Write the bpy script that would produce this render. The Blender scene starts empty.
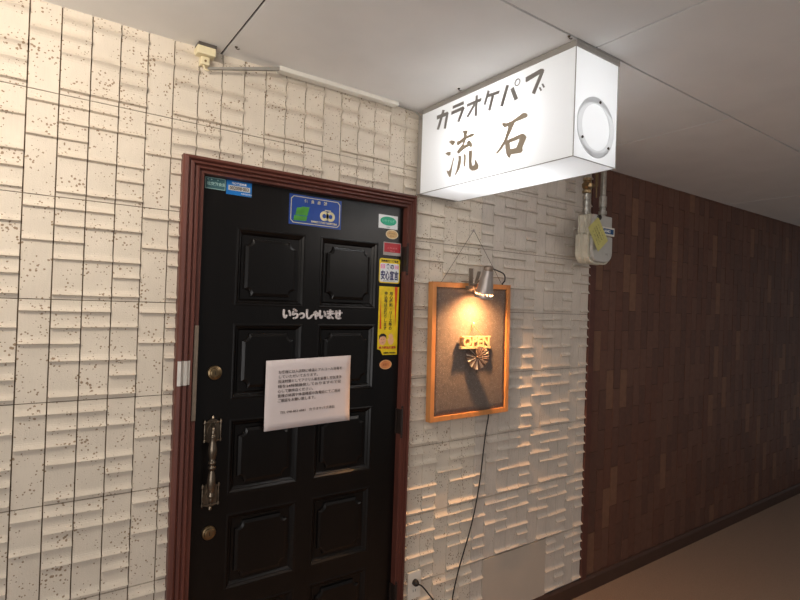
import bpy, bmesh, math, random
from math import pi, sin, cos, tan, radians
from mathutils import Vector, Matrix

random.seed(7)
S = bpy.context.scene
COL = S.collection

# ------------------------------------------------------------------ camera
YAW, PITCH, ROLL, FPX = 0.6131151, 0.0081934, -0.0348678, 527.5
cam = bpy.data.cameras.new('camera')
cam.sensor_width = 36.0
cam.lens = FPX / 800 * 36.0
cam.clip_start = 0.02
camo = bpy.data.objects.new('camera', cam)
COL.objects.link(camo)
fw = Vector((sin(YAW) * cos(PITCH), cos(YAW) * cos(PITCH), sin(PITCH)))
r0 = Vector((cos(YAW), -sin(YAW), 0))
d0 = -(r0.cross(fw))
rr = cos(ROLL) * r0 + sin(ROLL) * d0
dd = -sin(ROLL) * r0 + cos(ROLL) * d0
M = Matrix((rr, -dd, -fw)).transposed().to_4x4()
M.translation = Vector((0, -1.8, 1.6))
camo.matrix_world = M
S.camera = camo

# ------------------------------------------------------------------ world, lights, exposure
W = bpy.data.worlds.new('world')
S.world = W
W.use_nodes = True
W.node_tree.nodes['Background'].inputs[0].default_value = (0.75, 0.74, 0.73, 1)
W.node_tree.nodes['Background'].inputs[1].default_value = 0.20
S.view_settings.view_transform = 'Standard'
S.view_settings.look = 'None'
S.view_settings.gamma = 1
S.view_settings.exposure = 0.0
S.view_settings.use_curve_mapping = False
S.cycles.use_denoising = True
S.cycles.max_bounces = 8


def area(name, loc, target, sx, sy, power, color):
    l = bpy.data.lights.new(name, 'AREA')
    l.shape = 'RECTANGLE'; l.size = sx; l.size_y = sy
    l.energy = power; l.color = color
    o = bpy.data.objects.new(name, l)
    o.location = loc
    o.rotation_euler = (Vector(target) - Vector(loc)).to_track_quat('-Z', 'Y').to_euler()
    COL.objects.link(o)
    return o


def point(name, loc, power, color, radius):
    l = bpy.data.lights.new(name, 'POINT')
    l.energy = power; l.color = color; l.shadow_soft_size = radius
    o = bpy.data.objects.new(name, l)
    o.location = loc
    COL.objects.link(o)
    return o


area('right_wall_fill', (2.9, -2.5, 2.33), (2.3, 0.0, 0.9), 1.2, 0.25, 7, (1.0, 0.92, 0.86))  # added out-of-view fill that lifts the brown wall and floor
# corridor ceiling lamp, a little behind and to the left of the camera
area('corridor_light', (-0.35, -0.85, 2.32), (0.7, 0.0, 1.95), 0.5, 0.15, 10, (1.0, 0.89, 0.76))
# added unseen fill behind the camera, tilted up to brighten the ceiling
area('ceiling_fill', (-1.8, -3.2, 0.95), (0.6, -0.9, 2.41), 3.2, 1.0, 42, (1.0, 0.96, 0.94))

# ------------------------------------------------------------------ materials
MATS = {}


def lin(c):
    return tuple((v / 255 / 12.92 if v / 255 <= 0.04045 else ((v / 255 + 0.055) / 1.055) ** 2.4) for v in c) + (1,)


def mat(name, rgb, rough=0.6, metal=0.0, vary=0.12, scale=40.0, bump=0.0, bscale=200.0, spec=0.5, coat=0.0, stretch=None):
    if name in MATS:
        return MATS[name]
    m = bpy.data.materials.new(name)
    m.use_nodes = True
    nt = m.node_tree
    b = nt.nodes['Principled BSDF']
    b.inputs['Roughness'].default_value = rough
    b.inputs['Metallic'].default_value = metal
    b.inputs['Specular IOR Level'].default_value = spec
    b.inputs['Coat Weight'].default_value = coat
    tc = nt.nodes.new('ShaderNodeTexCoord')
    mp = nt.nodes.new('ShaderNodeMapping')
    nt.links.new(tc.outputs['Object'], mp.inputs[0])
    if stretch:
        mp.inputs['Scale'].default_value = stretch
    n = nt.nodes.new('ShaderNodeTexNoise')
    n.inputs['Scale'].default_value = scale
    n.inputs['Detail'].default_value = 4
    nt.links.new(mp.outputs[0], n.inputs['Vector'])
    r = nt.nodes.new('ShaderNodeValToRGB')
    c = lin(rgb)
    r.color_ramp.elements[0].position = 0.3
    r.color_ramp.elements[1].position = 0.7
    r.color_ramp.elements[0].color = tuple(v * (1 - vary) for v in c[:3]) + (1,)
    r.color_ramp.elements[1].color = tuple(min(1, v * (1 + vary)) for v in c[:3]) + (1,)
    nt.links.new(n.outputs['Fac'], r.inputs[0])
    nt.links.new(r.outputs[0], b.inputs['Base Color'])
    if bump:
        n2 = nt.nodes.new('ShaderNodeTexNoise')
        n2.inputs['Scale'].default_value = bscale
        n2.inputs['Detail'].default_value = 3
        nt.links.new(mp.outputs[0], n2.inputs['Vector'])
        bp = nt.nodes.new('ShaderNodeBump')
        bp.inputs['Strength'].default_value = bump
        bp.inputs['Distance'].default_value = 0.002
        nt.links.new(n2.outputs['Fac'], bp.inputs['Height'])
        nt.links.new(bp.outputs[0], b.inputs['Normal'])
    MATS[name] = m
    return m


def pitted_tile(name, streak, pit, rgb):
    m = mat(name, rgb, 0.75, vary=0.05, scale=9, bump=0.35, bscale=260)
    nt = m.node_tree
    b = nt.nodes['Principled BSDF']
    tc = nt.nodes['Texture Coordinate']
    ramp = nt.nodes['Color Ramp']
    # fine vertical streaks
    mp = nt.nodes.new('ShaderNodeMapping'); mp.inputs['Scale'].default_value = (1, 1, 0.08)
    nt.links.new(tc.outputs['Object'], mp.inputs[0])
    ns = nt.nodes.new('ShaderNodeTexNoise'); ns.inputs['Scale'].default_value = 230; ns.inputs['Detail'].default_value = 2
    nt.links.new(mp.outputs[0], ns.inputs['Vector'])
    rs = nt.nodes.new('ShaderNodeValToRGB')
    rs.color_ramp.elements[0].position = 0.3; rs.color_ramp.elements[0].color = (1 - streak, 1 - streak, 1 - streak, 1)
    rs.color_ramp.elements[1].position = 0.6; rs.color_ramp.elements[1].color = (1, 1, 1, 1)
    nt.links.new(ns.outputs['Fac'], rs.inputs[0])
    mul = nt.nodes.new('ShaderNodeMixRGB'); mul.blend_type = 'MULTIPLY'; mul.inputs[0].default_value = 1
    nt.links.new(ramp.outputs[0], mul.inputs[1]); nt.links.new(rs.outputs[0], mul.inputs[2])
    # pits, clustered
    v = nt.nodes.new('ShaderNodeTexVoronoi'); v.inputs['Scale'].default_value = 95
    nd = nt.nodes.new('ShaderNodeTexNoise'); nd.inputs['Scale'].default_value = 160
    nt.links.new(tc.outputs['Object'], nd.inputs['Vector'])
    ad = nt.nodes.new('ShaderNodeMixRGB'); ad.blend_type = 'ADD'; ad.inputs[0].default_value = 0.006
    nt.links.new(tc.outputs['Object'], ad.inputs[1]); nt.links.new(nd.outputs['Color'], ad.inputs[2])
    nt.links.new(ad.outputs[0], v.inputs['Vector'])
    cl = nt.nodes.new('ShaderNodeTexNoise'); cl.inputs['Scale'].default_value = 16
    nt.links.new(tc.outputs['Object'], cl.inputs['Vector'])
    mr = nt.nodes.new('ShaderNodeMapRange')
    mr.inputs['From Min'].default_value = 0.36; mr.inputs['From Max'].default_value = 0.72
    mr.inputs['To Min'].default_value = pit * .12; mr.inputs['To Max'].default_value = pit
    nt.links.new(cl.outputs['Fac'], mr.inputs['Value'])
    lt = nt.nodes.new('ShaderNodeMath'); lt.operation = 'LESS_THAN'
    nt.links.new(v.outputs['Distance'], lt.inputs[0]); nt.links.new(mr.outputs[0], lt.inputs[1])
    mx = nt.nodes.new('ShaderNodeMixRGB'); mx.inputs[2].default_value = lin((152, 130, 106))
    nt.links.new(lt.outputs[0], mx.inputs[0]); nt.links.new(mul.outputs[0], mx.inputs[1])
    nt.links.new(mx.outputs[0], b.inputs['Base Color'])
    return m


def glitter_felt():
    m = mat('glitter_felt', (106, 95, 88), 0.9, vary=0.15, scale=60, bump=0.3, bscale=500)
    nt = m.node_tree
    b = nt.nodes['Principled BSDF']
    tc = nt.nodes['Texture Coordinate']; ramp = nt.nodes['Color Ramp']
    v = nt.nodes.new('ShaderNodeTexVoronoi'); v.inputs['Scale'].default_value = 420
    nt.links.new(tc.outputs['Object'], v.inputs['Vector'])
    sp = nt.nodes.new('ShaderNodeSeparateColor')
    nt.links.new(v.outputs['Color'], sp.inputs[0])
    gt = nt.nodes.new('ShaderNodeMath'); gt.operation = 'GREATER_THAN'; gt.inputs[1].default_value = 0.9
    nt.links.new(sp.outputs[0], gt.inputs[0])
    lt = nt.nodes.new('ShaderNodeMath'); lt.operation = 'LESS_THAN'; lt.inputs[1].default_value = 0.38
    nt.links.new(v.outputs['Distance'], lt.inputs[0])
    mu = nt.nodes.new('ShaderNodeMath'); mu.operation = 'MULTIPLY'
    nt.links.new(gt.outputs[0], mu.inputs[0]); nt.links.new(lt.outputs[0], mu.inputs[1])
    mx = nt.nodes.new('ShaderNodeMixRGB'); mx.inputs[2].default_value = (0.42, 0.39, 0.36, 1)
    nt.links.new(mu.outputs[0], mx.inputs[0]); nt.links.new(ramp.outputs[0], mx.inputs[1])
    nt.links.new(mx.outputs[0], b.inputs['Base Color'])
    return m


def translucent_acrylic(name='milky_acrylic', k=1.0):
    m = bpy.data.materials.new(name)
    m.use_nodes = True
    nt = m.node_tree
    for n in list(nt.nodes):
        nt.nodes.remove(n)
    out = nt.nodes.new('ShaderNodeOutputMaterial')
    df = nt.nodes.new('ShaderNodeBsdfDiffuse')
    tr = nt.nodes.new('ShaderNodeBsdfTranslucent')
    gl = nt.nodes.new('ShaderNodeBsdfGlossy'); gl.inputs['Roughness'].default_value = 0.25
    tc = nt.nodes.new('ShaderNodeTexCoord')
    no = nt.nodes.new('ShaderNodeTexNoise'); no.inputs['Scale'].default_value = 3
    nt.links.new(tc.outputs['Object'], no.inputs['Vector'])
    rp = nt.nodes.new('ShaderNodeValToRGB')
    rp.color_ramp.elements[0].color = (0.84 * k, 0.85 * k, 0.86 * k, 1); rp.color_ramp.elements[1].color = (0.9 * k, 0.91 * k, 0.92 * k, 1)
    nt.links.new(no.outputs['Fac'], rp.inputs[0])
    nt.links.new(rp.outputs[0], df.inputs[0]); nt.links.new(rp.outputs[0], tr.inputs[0])
    m1 = nt.nodes.new('ShaderNodeMixShader'); m1.inputs[0].default_value = 0.45
    m2 = nt.nodes.new('ShaderNodeMixShader'); m2.inputs[0].default_value = 0.03
    nt.links.new(df.outputs[0], m1.inputs[1]); nt.links.new(tr.outputs[0], m1.inputs[2])
    nt.links.new(m1.outputs[0], m2.inputs[1]); nt.links.new(gl.outputs[0], m2.inputs[2])
    nt.links.new(m2.outputs[0], out.inputs[0])
    return m


def emission(name, rgb, strength):
    m = bpy.data.materials.new(name)
    m.use_nodes = True
    b = m.node_tree.nodes['Principled BSDF']
    b.inputs['Base Color'].default_value = lin(rgb)
    b.inputs['Emission Color'].default_value = lin(rgb)
    b.inputs['Emission Strength'].default_value = strength
    return m


TILE = pitted_tile('speckled_cream_tile', .03, .38, (218, 207, 191))
TILEB = pitted_tile('streaked_pale_tile', .13, .22, (210, 200, 188))
GROUT = mat('brown_grout', (100, 82, 60), 0.9)
FELT = glitter_felt()
ACRYL = translucent_acrylic()
CEIL = mat('painted_ceiling_board', (236, 235, 233), 0.8, vary=0.03, scale=5, bump=0.1)
SEAM = mat('ceiling_seam', (70, 66, 60), 0.9)
FLOOR = mat('speckled_floor', (152, 130, 114), 0.55, vary=0.22, scale=260, bump=0.15)
DOORM = mat('black_brown_lacquer', (12, 9, 8), 0.28, vary=0.25, scale=14, bump=0.12, bscale=120, stretch=(1, 1, 0.15), spec=.36)
FRAME = mat('mahogany_paint', (94, 52, 43), 0.45, vary=0.22, scale=30, bump=0.15, bscale=150, stretch=(1, 1, 0.12))
HEADW = mat('mahogany_paint_rail', (94, 52, 43), 0.45, vary=0.22, scale=30, bump=0.15, bscale=150, stretch=(0.12, 1, 1))
BASEB = mat('dark_brown_baseboard', (68, 46, 36), 0.55, vary=0.15, scale=8)
REDTRIM = mat('red_brown_trim', (84, 48, 38), 0.6, vary=0.15, scale=20)
BROWN = [mat('brown_brick_tile_%s' % n, c, 0.6, vary=0.12, scale=30, bump=0.3, bscale=180) for n, c in
         (('dark', (88, 58, 46)), ('mid', (98, 66, 52)), ('warm', (94, 60, 46)), ('light', (114, 80, 60)))]
BGROUT = mat('dark_grout', (46, 32, 28), 0.9)
PATCH = mat('smooth_render', (188, 176, 162), 0.8, vary=0.03, scale=6, bump=0.2)
PINE = mat('orange_pine', (196, 134, 78), 0.5, vary=0.14, scale=40, stretch=(1, 1, 0.2))
CREAMP = mat('yellowed_plastic', (226, 214, 178), 0.5, vary=0.05)
WHITEP = mat('white_plastic', (226, 222, 212), 0.45, vary=0.03)
GREYP = mat('grey_plastic', (150, 146, 138), 0.5, vary=0.04)
BLACK = mat('black_rubber', (26, 22, 20), 0.5)
DARKM = mat('dark_metal', (70, 62, 54), 0.35, metal=0.9)
STEEL = mat('brushed_steel', (176, 166, 160), 0.32, metal=0.6, vary=0.1, scale=60, stretch=(1, 1, 0.1))
CLIPM = mat('aged_steel', (132, 118, 104), 0.45, metal=0.4)
BRASS = mat('tarnished_brass', (150, 128, 96), 0.3, metal=1.0, vary=0.2)
PEWTER = mat('pewter', (118, 106, 92), 0.32, metal=0.9, vary=0.2)
CHROME = mat('galvanised_pipe', (170, 166, 158), 0.3, metal=0.85, vary=0.15, scale=60)
ALU = mat('brushed_aluminium', (214, 208, 200), 0.42, metal=0.55, vary=0.06)
PAPER = mat('white_paper', (218, 207, 206), 0.85, vary=0.02, scale=12, bump=0.1, bscale=30)
INK = mat('grey_ink', (88, 80, 78), 0.9)
WOODC = mat('pale_wood', (206, 176, 132), 0.6, vary=0.08)
GREYL = mat('charcoal_vinyl', (128, 125, 121), 0.6, vary=0.02)
TAUPE = mat('taupe_vinyl', (170, 158, 140), 0.6, vary=0.04)
TRIMG = mat('grey_sign_trim', (158, 154, 148), 0.45, metal=0.2, vary=0.04)


# ------------------------------------------------------------------ helpers
def obj(name, bm, m, parent=None, smooth=False, bevel=0):
    bmesh.ops.recalc_face_normals(bm, faces=bm.faces)
    me = bpy.data.meshes.new(name)
    bm.to_mesh(me); bm.free()
    for x in (m if isinstance(m, (list, tuple)) else [m]):
        me.materials.append(x)
    if smooth:
        for p in me.polygons:
            p.use_smooth = True
    o = bpy.data.objects.new(name, me)
    COL.objects.link(o)
    if parent:
        o.parent = parent
        o.matrix_parent_inverse = parent.matrix_world.inverted() if False else Matrix.Translation(-parent.location)
    if bevel:
        md = o.modifiers.new('bevel', 'BEVEL'); md.width = bevel; md.segments = 2; md.limit_method = 'ANGLE'
    return o


def tag(o, label, cat, group=None):
    o['label'] = label; o['category'] = cat
    if group:
        o['group'] = group
    return o


def struct(o):
    o['kind'] = 'structure'
    return o


def empty(name, loc):
    o = bpy.data.objects.new(name, None)
    o.location = loc
    o.empty_display_size = 0.05
    COL.objects.link(o)
    return o


def box(bm, x0, x1, y0, y1, z0, z1, mi=0):
    vs = [bm.verts.new((x, y, z)) for z in (z0, z1) for y in (y0, y1) for x in (x0, x1)]
    fs = []
    for f in ((0, 1, 3, 2), (4, 6, 7, 5), (0, 4, 5, 1), (2, 3, 7, 6), (0, 2, 6, 4), (1, 5, 7, 3)):
        fc = bm.faces.new([vs[i] for i in f]); fc.material_index = mi; fs.append(fc)
    return vs


def B(*a):
    bm = bmesh.new(); box(bm, *a); return bm


MARKS = []
NOSPLIT = [False]


def prism(bm, pts, y0, y1, mi=0):
    """polygon given in (x, z), extruded from y0 to y1"""
    if not NOSPLIT[0]:
        MARKS.append(len(bm.verts))
    a = [bm.verts.new((x, y0, z)) for x, z in pts]
    b = [bm.verts.new((x, y1, z)) for x, z in pts]
    n = len(pts)
    bm.faces.new(a).material_index = mi
    bm.faces.new(b[::-1]).material_index = mi
    for i in range(n):
        bm.faces.new((a[i], b[i], b[(i + 1) % n], a[(i + 1) % n])).material_index = mi


def ellipse(cx, cz, rx, rz, n=28, rot=0):
    return [(cx + rx * cos(t) * cos(rot) - rz * sin(t) * sin(rot), cz + rx * cos(t) * sin(rot) + rz * sin(t) * cos(rot))
            for t in (2 * pi * k / n for k in range(n))]


def lathe(bm, prof, base, axis=(0, 0, 1), n=20, cap=True, skip=None, mi=0):
    """prof: (radius, distance along axis)"""
    ax = Vector(axis).normalized()
    u = ax.orthogonal().normalized(); v = ax.cross(u)
    rings = []
    for r, h in prof:
        rings.append([bm.verts.new(Vector(base) + ax * h + (u * cos(2 * pi * k / n) + v * sin(2 * pi * k / n)) * max(r, 1e-5)) for k in range(n)])
    for i in range(len(rings) - 1):
        for k in range(n):
            if skip and skip(i, k):
                continue
            bm.faces.new((rings[i][k], rings[i][(k + 1) % n], rings[i + 1][(k + 1) % n], rings[i + 1][k])).material_index = mi
    if cap:
        bm.faces.new(rings[0][::-1]).material_index = mi
        bm.faces.new(rings[-1]).material_index = mi


def smooth_path(pts, n=6):
    P = [Vector(p) for p in pts]
    if len(P) < 3:
        return P
    P = [P[0]] + P + [P[-1]]
    out = []
    for i in range(1, len(P) - 2):
        for k in range(n):
            t = k / n
            a, b, c, d = P[i - 1], P[i], P[i + 1], P[i + 2]
            out.append(0.5 * ((2 * b) + (c - a) * t + (2 * a - 5 * b + 4 * c - d) * t * t + (3 * b - a - 3 * c + d) * t ** 3))
    out.append(P[-2])
    return out


def tube(bm, pts, r, n=8, smooth=True, mi=0):
    P = smooth_path(pts) if smooth else [Vector(p) for p in pts]
    t0 = (P[1] - P[0]).normalized()
    u = t0.orthogonal().normalized()
    rings = []
    for i, p in enumerate(P):
        t = (P[min(i + 1, len(P) - 1)] - P[max(i - 1, 0)]).normalized()
        u = (u - t * u.dot(t)).normalized()
        v = t.cross(u)
        rad = r(i / (len(P) - 1)) if callable(r) else r
        rings.append([bm.verts.new(p + (u * cos(2 * pi * k / n) + v * sin(2 * pi * k / n)) * rad) for k in range(n)])
    for i in range(len(rings) - 1):
        for k in range(n):
            bm.faces.new((rings[i][k], rings[i][(k + 1) % n], rings[i + 1][(k + 1) % n], rings[i + 1][k])).material_index = mi
    bm.faces.new(rings[0][::-1]).material_index = mi
    bm.faces.new(rings[-1]).material_index = mi


def text_into(bm, body, size, x, z, y, thick=0.0004, bold=0.0, align='LEFT', sx=1.0, mi=0, rot=0.0, width=None, shear=0.0, line=1.0):
    """flat lettering on a plane facing -y; (x, z) is the baseline point"""
    if not NOSPLIT[0]:
        MARKS.append(len(bm.verts))
    c = bpy.data.curves.new('t', 'FONT')
    c.body = body; c.size = size; c.extrude = thick / 2; c.offset = bold; c.align_x = align; c.resolution_u = 2
    c.shear = shear; c.space_line = line
    o = bpy.data.objects.new('t', c)
    COL.objects.link(o)
    bpy.context.view_layer.update()
    me = bpy.data.meshes.new_from_object(o.evaluated_get(bpy.context.evaluated_depsgraph_get()))
    if width and len(me.vertices):
        xs = [v.co.x for v in me.vertices]
        sx = width / max(max(xs) - min(xs), 1e-6)
    cr, sr = cos(rot), sin(rot)
    nv = len(bm.verts)
    vs = []
    for v in me.vertices:
        a, b = v.co.x * sx, v.co.y
        vs.append(bm.verts.new((x + a * cr - b * sr, y - v.co.z, z + a * sr + b * cr)))
    for p in me.polygons:
        try:
            bm.faces.new([vs[i] for i in p.vertices]).material_index = mi
        except ValueError:
            pass
    COL.objects.unlink(o)
    bpy.data.objects.remove(o); bpy.data.curves.remove(c); bpy.data.meshes.remove(me)


# ------------------------------------------------------------------ setting: tiled wall
CEILZ, FLZ = 2.416, 0.03
PITCHX, X0T = 0.0757, 1.3390
PAN, SEAM0 = 0.2935, 2.1665
LIPS = {0: (.11, .27, .60, .95), 1: (.27, .60, .76, .95), 2: (.11, .43), 3: (.11, .27, .43, .60, .95)}
DX0, DX1, DZ1 = 0.387, 1.312, 2.056          # outer door frame
FX0, FX1, FZ1 = 0.4575, 1.2835, 2.008        # inner edge of frame
WEND = 2.545


def tile_column(bm, xa, xb, ztop_panel, fr, zlo, zhi, rnd):
    mi = 0 if xa < 1.65 else 2
    soft = 1.1 if (xa < 1.3 and zlo > 2.0) else 1.0
    """one column of one panel, front profile with lips that flare outward at their lower edge"""
    zs, zb = ztop_panel - 0.0012, ztop_panel - PAN + 0.0012
    lips = [ztop_panel - f * PAN + rnd.uniform(-.0012, .0012) for f in fr]
    prof = [(zs, 0.0)]
    prev = zs
    for L in lips:
        h = rnd.uniform(0.0110, 0.0140) * soft
        span = min(prev - L - 0.001, 0.021 if soft == 1.0 else .030)
        for t in (1.0, .75, .5, .3, .14, .05):
            z = L + 0.0012 + span * t
            if z < prev:
                prof.append((z, h * (1 - t) ** 2.6))
        prof.append((L, h))
        if soft > 1.0 and L - .018 > zb + .002:
            prof += [(L - .002, h * .80), (L - .006, h * .42), (L - .011, h * .15), (L - .017, 0.0002)]
            prev = L - .017
        else:
            prof.append((L - 0.0008, h * .85))
            prof.append((L - 0.0030, 0.0005))
            prev = L - 0.003
    if prof[-1][0] > zb + .001:
        prof.append((zb, 0.0))
    # clip in z
    P = []
    for i, (z, p) in enumerate(prof):
        P.append((z, p))
    Q = []
    for i in range(len(P)):
        z, p = P[i]
        if zlo <= z <= zhi:
            if i > 0 and P[i - 1][0] > zhi and not Q:
                a, b = P[i - 1], P[i]
                t = (a[0] - zhi) / max(a[0] - b[0], 1e-9)
                Q.append((zhi, a[1] + (b[1] - a[1]) * t))
            Q.append((z, p))
        elif z < zlo:
            if i > 0 and P[i - 1][0] > zlo:
                a, b = P[i - 1], P[i]
                if a[0] > zhi:
                    Q.append((zhi, a[1]))
                t = (a[0] - zlo) / max(a[0] - b[0], 1e-9)
                Q.append((zlo, a[1] + (b[1] - a[1]) * t))
            break
    if len(Q) < 2:
        return
    lf = [bm.verts.new((xa, -p, z)) for z, p in Q]
    rt = [bm.verts.new((xb, -p, z)) for z, p in Q]
    lb = [bm.verts.new((xa, 0.006, z)) for z, p in Q]
    rb = [bm.verts.new((xb, 0.006, z)) for z, p in Q]
    for i in range(len(Q) - 1):
        for f_ in ((lf[i], rt[i], rt[i + 1], lf[i + 1]), (lb[i], lf[i], lf[i + 1], lb[i + 1]), (rt[i], rb[i], rb[i + 1], rt[i + 1])):
            bm.faces.new(f_).material_index = mi
    bm.faces.new((lb[0], rb[0], rt[0], lf[0]))
    bm.faces.new((lf[-1], rt[-1], rb[-1], lb[-1]))


rnd = random.Random(3)
bm = bmesh.new()
n0, n1 = -26, 15
for n in range(n0, n1 + 1):
    gap = .0017 if n < 0 else .0009
    xa, xb = X0T + PITCHX * n + gap, X0T + PITCHX * (n + 1) - gap
    xb = min(xb, WEND)
    if xa >= xb:
        continue
    for k in range(-1, 8):
        zt = SEAM0 - PAN * k
        ranges = [(FLZ, CEILZ)]
        if xb > DX0 and xa < DX1:      # above or cut by the door frame
            if xa < DX0 - .004 or xb > DX1 + .004:
                pass
            else:
                ranges = [(DZ1 - .012, CEILZ)]
        if 6 <= n <= 11:
            ranges = [(0.4085, CEILZ)]
        x_a, x_b = xa, xb
        for lo, hi in ranges:
            lo2, hi2 = max(lo, zt - PAN), min(hi, zt)
            if hi2 - lo2 < .004:
                continue
            if xa < DX0 < xb and lo2 < DZ1:      # cut the column beside the left frame
                tile_column(bm, xa, DX0 + .012, zt, LIPS[n % 4], lo2, min(hi2, DZ1), rnd)
                if hi2 > DZ1:
                    tile_column(bm, DX0 + .0121, xb, zt, LIPS[n % 4], max(lo2, DZ1), hi2, rnd)
                    tile_column(bm, xa, DX0 + .012, zt, LIPS[n % 4], max(lo2, DZ1 + .0001), hi2, rnd)
            elif xa < DX1 < xb and lo2 < DZ1:
                tile_column(bm, DX1 - .012, xb, zt, LIPS[n % 4], lo2, min(hi2, DZ1), rnd)
                if hi2 > DZ1:
                    tile_column(bm, xa, DX1 - .0121, zt, LIPS[n % 4], max(lo2, DZ1), hi2, rnd)
                    tile_column(bm, DX1 - .012, xb, zt, LIPS[n % 4], max(lo2, DZ1 + .0001), hi2, rnd)
            else:
                tile_column(bm, x_a, x_b, zt, LIPS[n % 4], lo2, hi2, rnd)
# grout backing with the door opening left free
xl = X0T + PITCHX * n0
box(bm, xl, DX0 + .012, .0045, .12, 0, CEILZ, 1)
box(bm, DX1 - .012, WEND, .0045, .12, 0, CEILZ, 1)
box(bm, DX0 + .012, DX1 - .012, .0045, .12, DZ1 - .012, CEILZ, 1)
struct(obj('wall_back', bm, [TILE, GROUT, TILEB]))

# smooth rendered patch low on the wall
PX0, PX1 = X0T + PITCHX * 6, X0T + PITCHX * 12
bm = bmesh.new()
prism(bm, [(PX0, FLZ), (PX1, FLZ), (PX1, .405), (PX0, .405)], -.0035, .0045)
struct(obj('trim_2', bm, PATCH, bevel=.001))

# brown brick tiles beyond
bm = bmesh.new()
BP, BX, BL = 0.0685, 2.607, 0.2285
cb = 0
for i in range(-1, 62):
    xa = BX + BP * i
    off = 0.575 if i % 2 == 0 else 0.4635
    z = off - BL * 3
    while z < CEILZ:
        a, b_ = max(z + .0012, FLZ), min(z + BL - .0012, CEILZ)
        if b_ - a > .004:
            mi = random.choice((0, 1, 2, 0, 1, 2, 0, 2, 1, 3)) + 1
            xs = max(xa + .001, 2.5475)
            y = random.uniform(-.0015, .0005)
            f = box(bm, xs, xa + BP - .001, y, .008, a, b_, mi)
        z += BL
box(bm, WEND, BX + BP * 62, .005, .12, 0, CEILZ, 0)
XR = BX + BP * 62
struct(obj('wall_right', bm, [BGROUT] + BROWN))
struct(obj('trim_1', B(2.5455, 2.596, -.0125, .006, .1, CEILZ - .0005), REDTRIM, bevel=.002))
bm = bmesh.new()
prof = [(0, 0), (-.016, 0), (-.016, .068), (-.011, .080), (-.006, .084), (0, .084)]
vs0 = [bm.verts.new((DX1, y, FLZ + z)) for y, z in prof]; vs1 = [bm.verts.new((XR, y, FLZ + z)) for y, z in prof]
for i in range(len(prof)):
    j = (i + 1) % len(prof); bm.faces.new((vs0[i], vs0[j], vs1[j], vs1[i]))
bm.faces.new(vs0); bm.faces.new(vs1[::-1])
struct(obj('baseboard_back', bm, BASEB))

XL = xl
struct(obj('floor', B(XL, XR, -3.6, .12, -.07, FLZ), FLOOR))
# ceiling of boards with dark seams
bm = bmesh.new()
box(bm, XL, XR, -3.6, .12, CEILZ + .006, CEILZ + .1, 1)
g = .0038
ys = [(.12, -.80), (-.80, -1.71), (-1.71, -2.62), (-2.62, -3.6)]
for r_, (ya, yb) in enumerate(ys):
    seams = [XL] + [x for x in ((.5, 2.335, 4.16, 5.98) if r_ % 2 == 0 else (-.41, 1.412, 3.24, 5.06)) if XL < x < XR] + [XR]
    for a, b_ in zip(seams[:-1], seams[1:]):
        box(bm, a + g, b_ - g, yb + g, ya - g, CEILZ, CEILZ + .012, 0)
struct(obj('ceiling', bm, [CEIL, SEAM]))

# ------------------------------------------------------------------ door
door = struct(empty('door_1', (0.87, .03, FLZ)))
# moulded frame swept round three sides: (offset inward, protrusion toward viewer)
fp = [(0, -.004), (0, .030), (.004, .036), (.014, .038), (.019, .034), (.022, .027), (.026, .030), (.034, .031), (.038, .024),
      (.041, .020), (.045, .023), (.052, .023), (.055, .015), (.058, .010), (.0705, .009), (.0705, -.03)]


def frame_side(side):
    bm = bmesh.new()
    rows = []
    for d, p in fp:
        if side == 'left':
            rows.append([(DX0 + d, -p, 0.031), (DX0 + d, -p, DZ1 - d * (DZ1 - FZ1) / .0705)])
        elif side == 'right':
            rows.append([(DX1 - d * (DX1 - FX1) / .0705, -p, 0.031), (DX1 - d * (DX1 - FX1) / .0705, -p, DZ1 - d * (DZ1 - FZ1) / .0705)])
        else:
            zz = DZ1 - d * (DZ1 - FZ1) / .0705
            rows.append([(DX0 + d, -p, zz), (DX1 - d * (DX1 - FX1) / .0705, -p, zz)])
    V = [[bm.verts.new(c) for c in r] for r in rows]
    for i in range(len(V) - 1):
        bm.faces.new((V[i][0], V[i][1], V[i + 1][1], V[i + 1][0]))
    return bm


obj('jamb', frame_side('left'), FRAME, door)
obj('jamb', frame_side('right'), FRAME, door)
obj('head_rail', frame_side('top'), HEADW, door)

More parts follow.
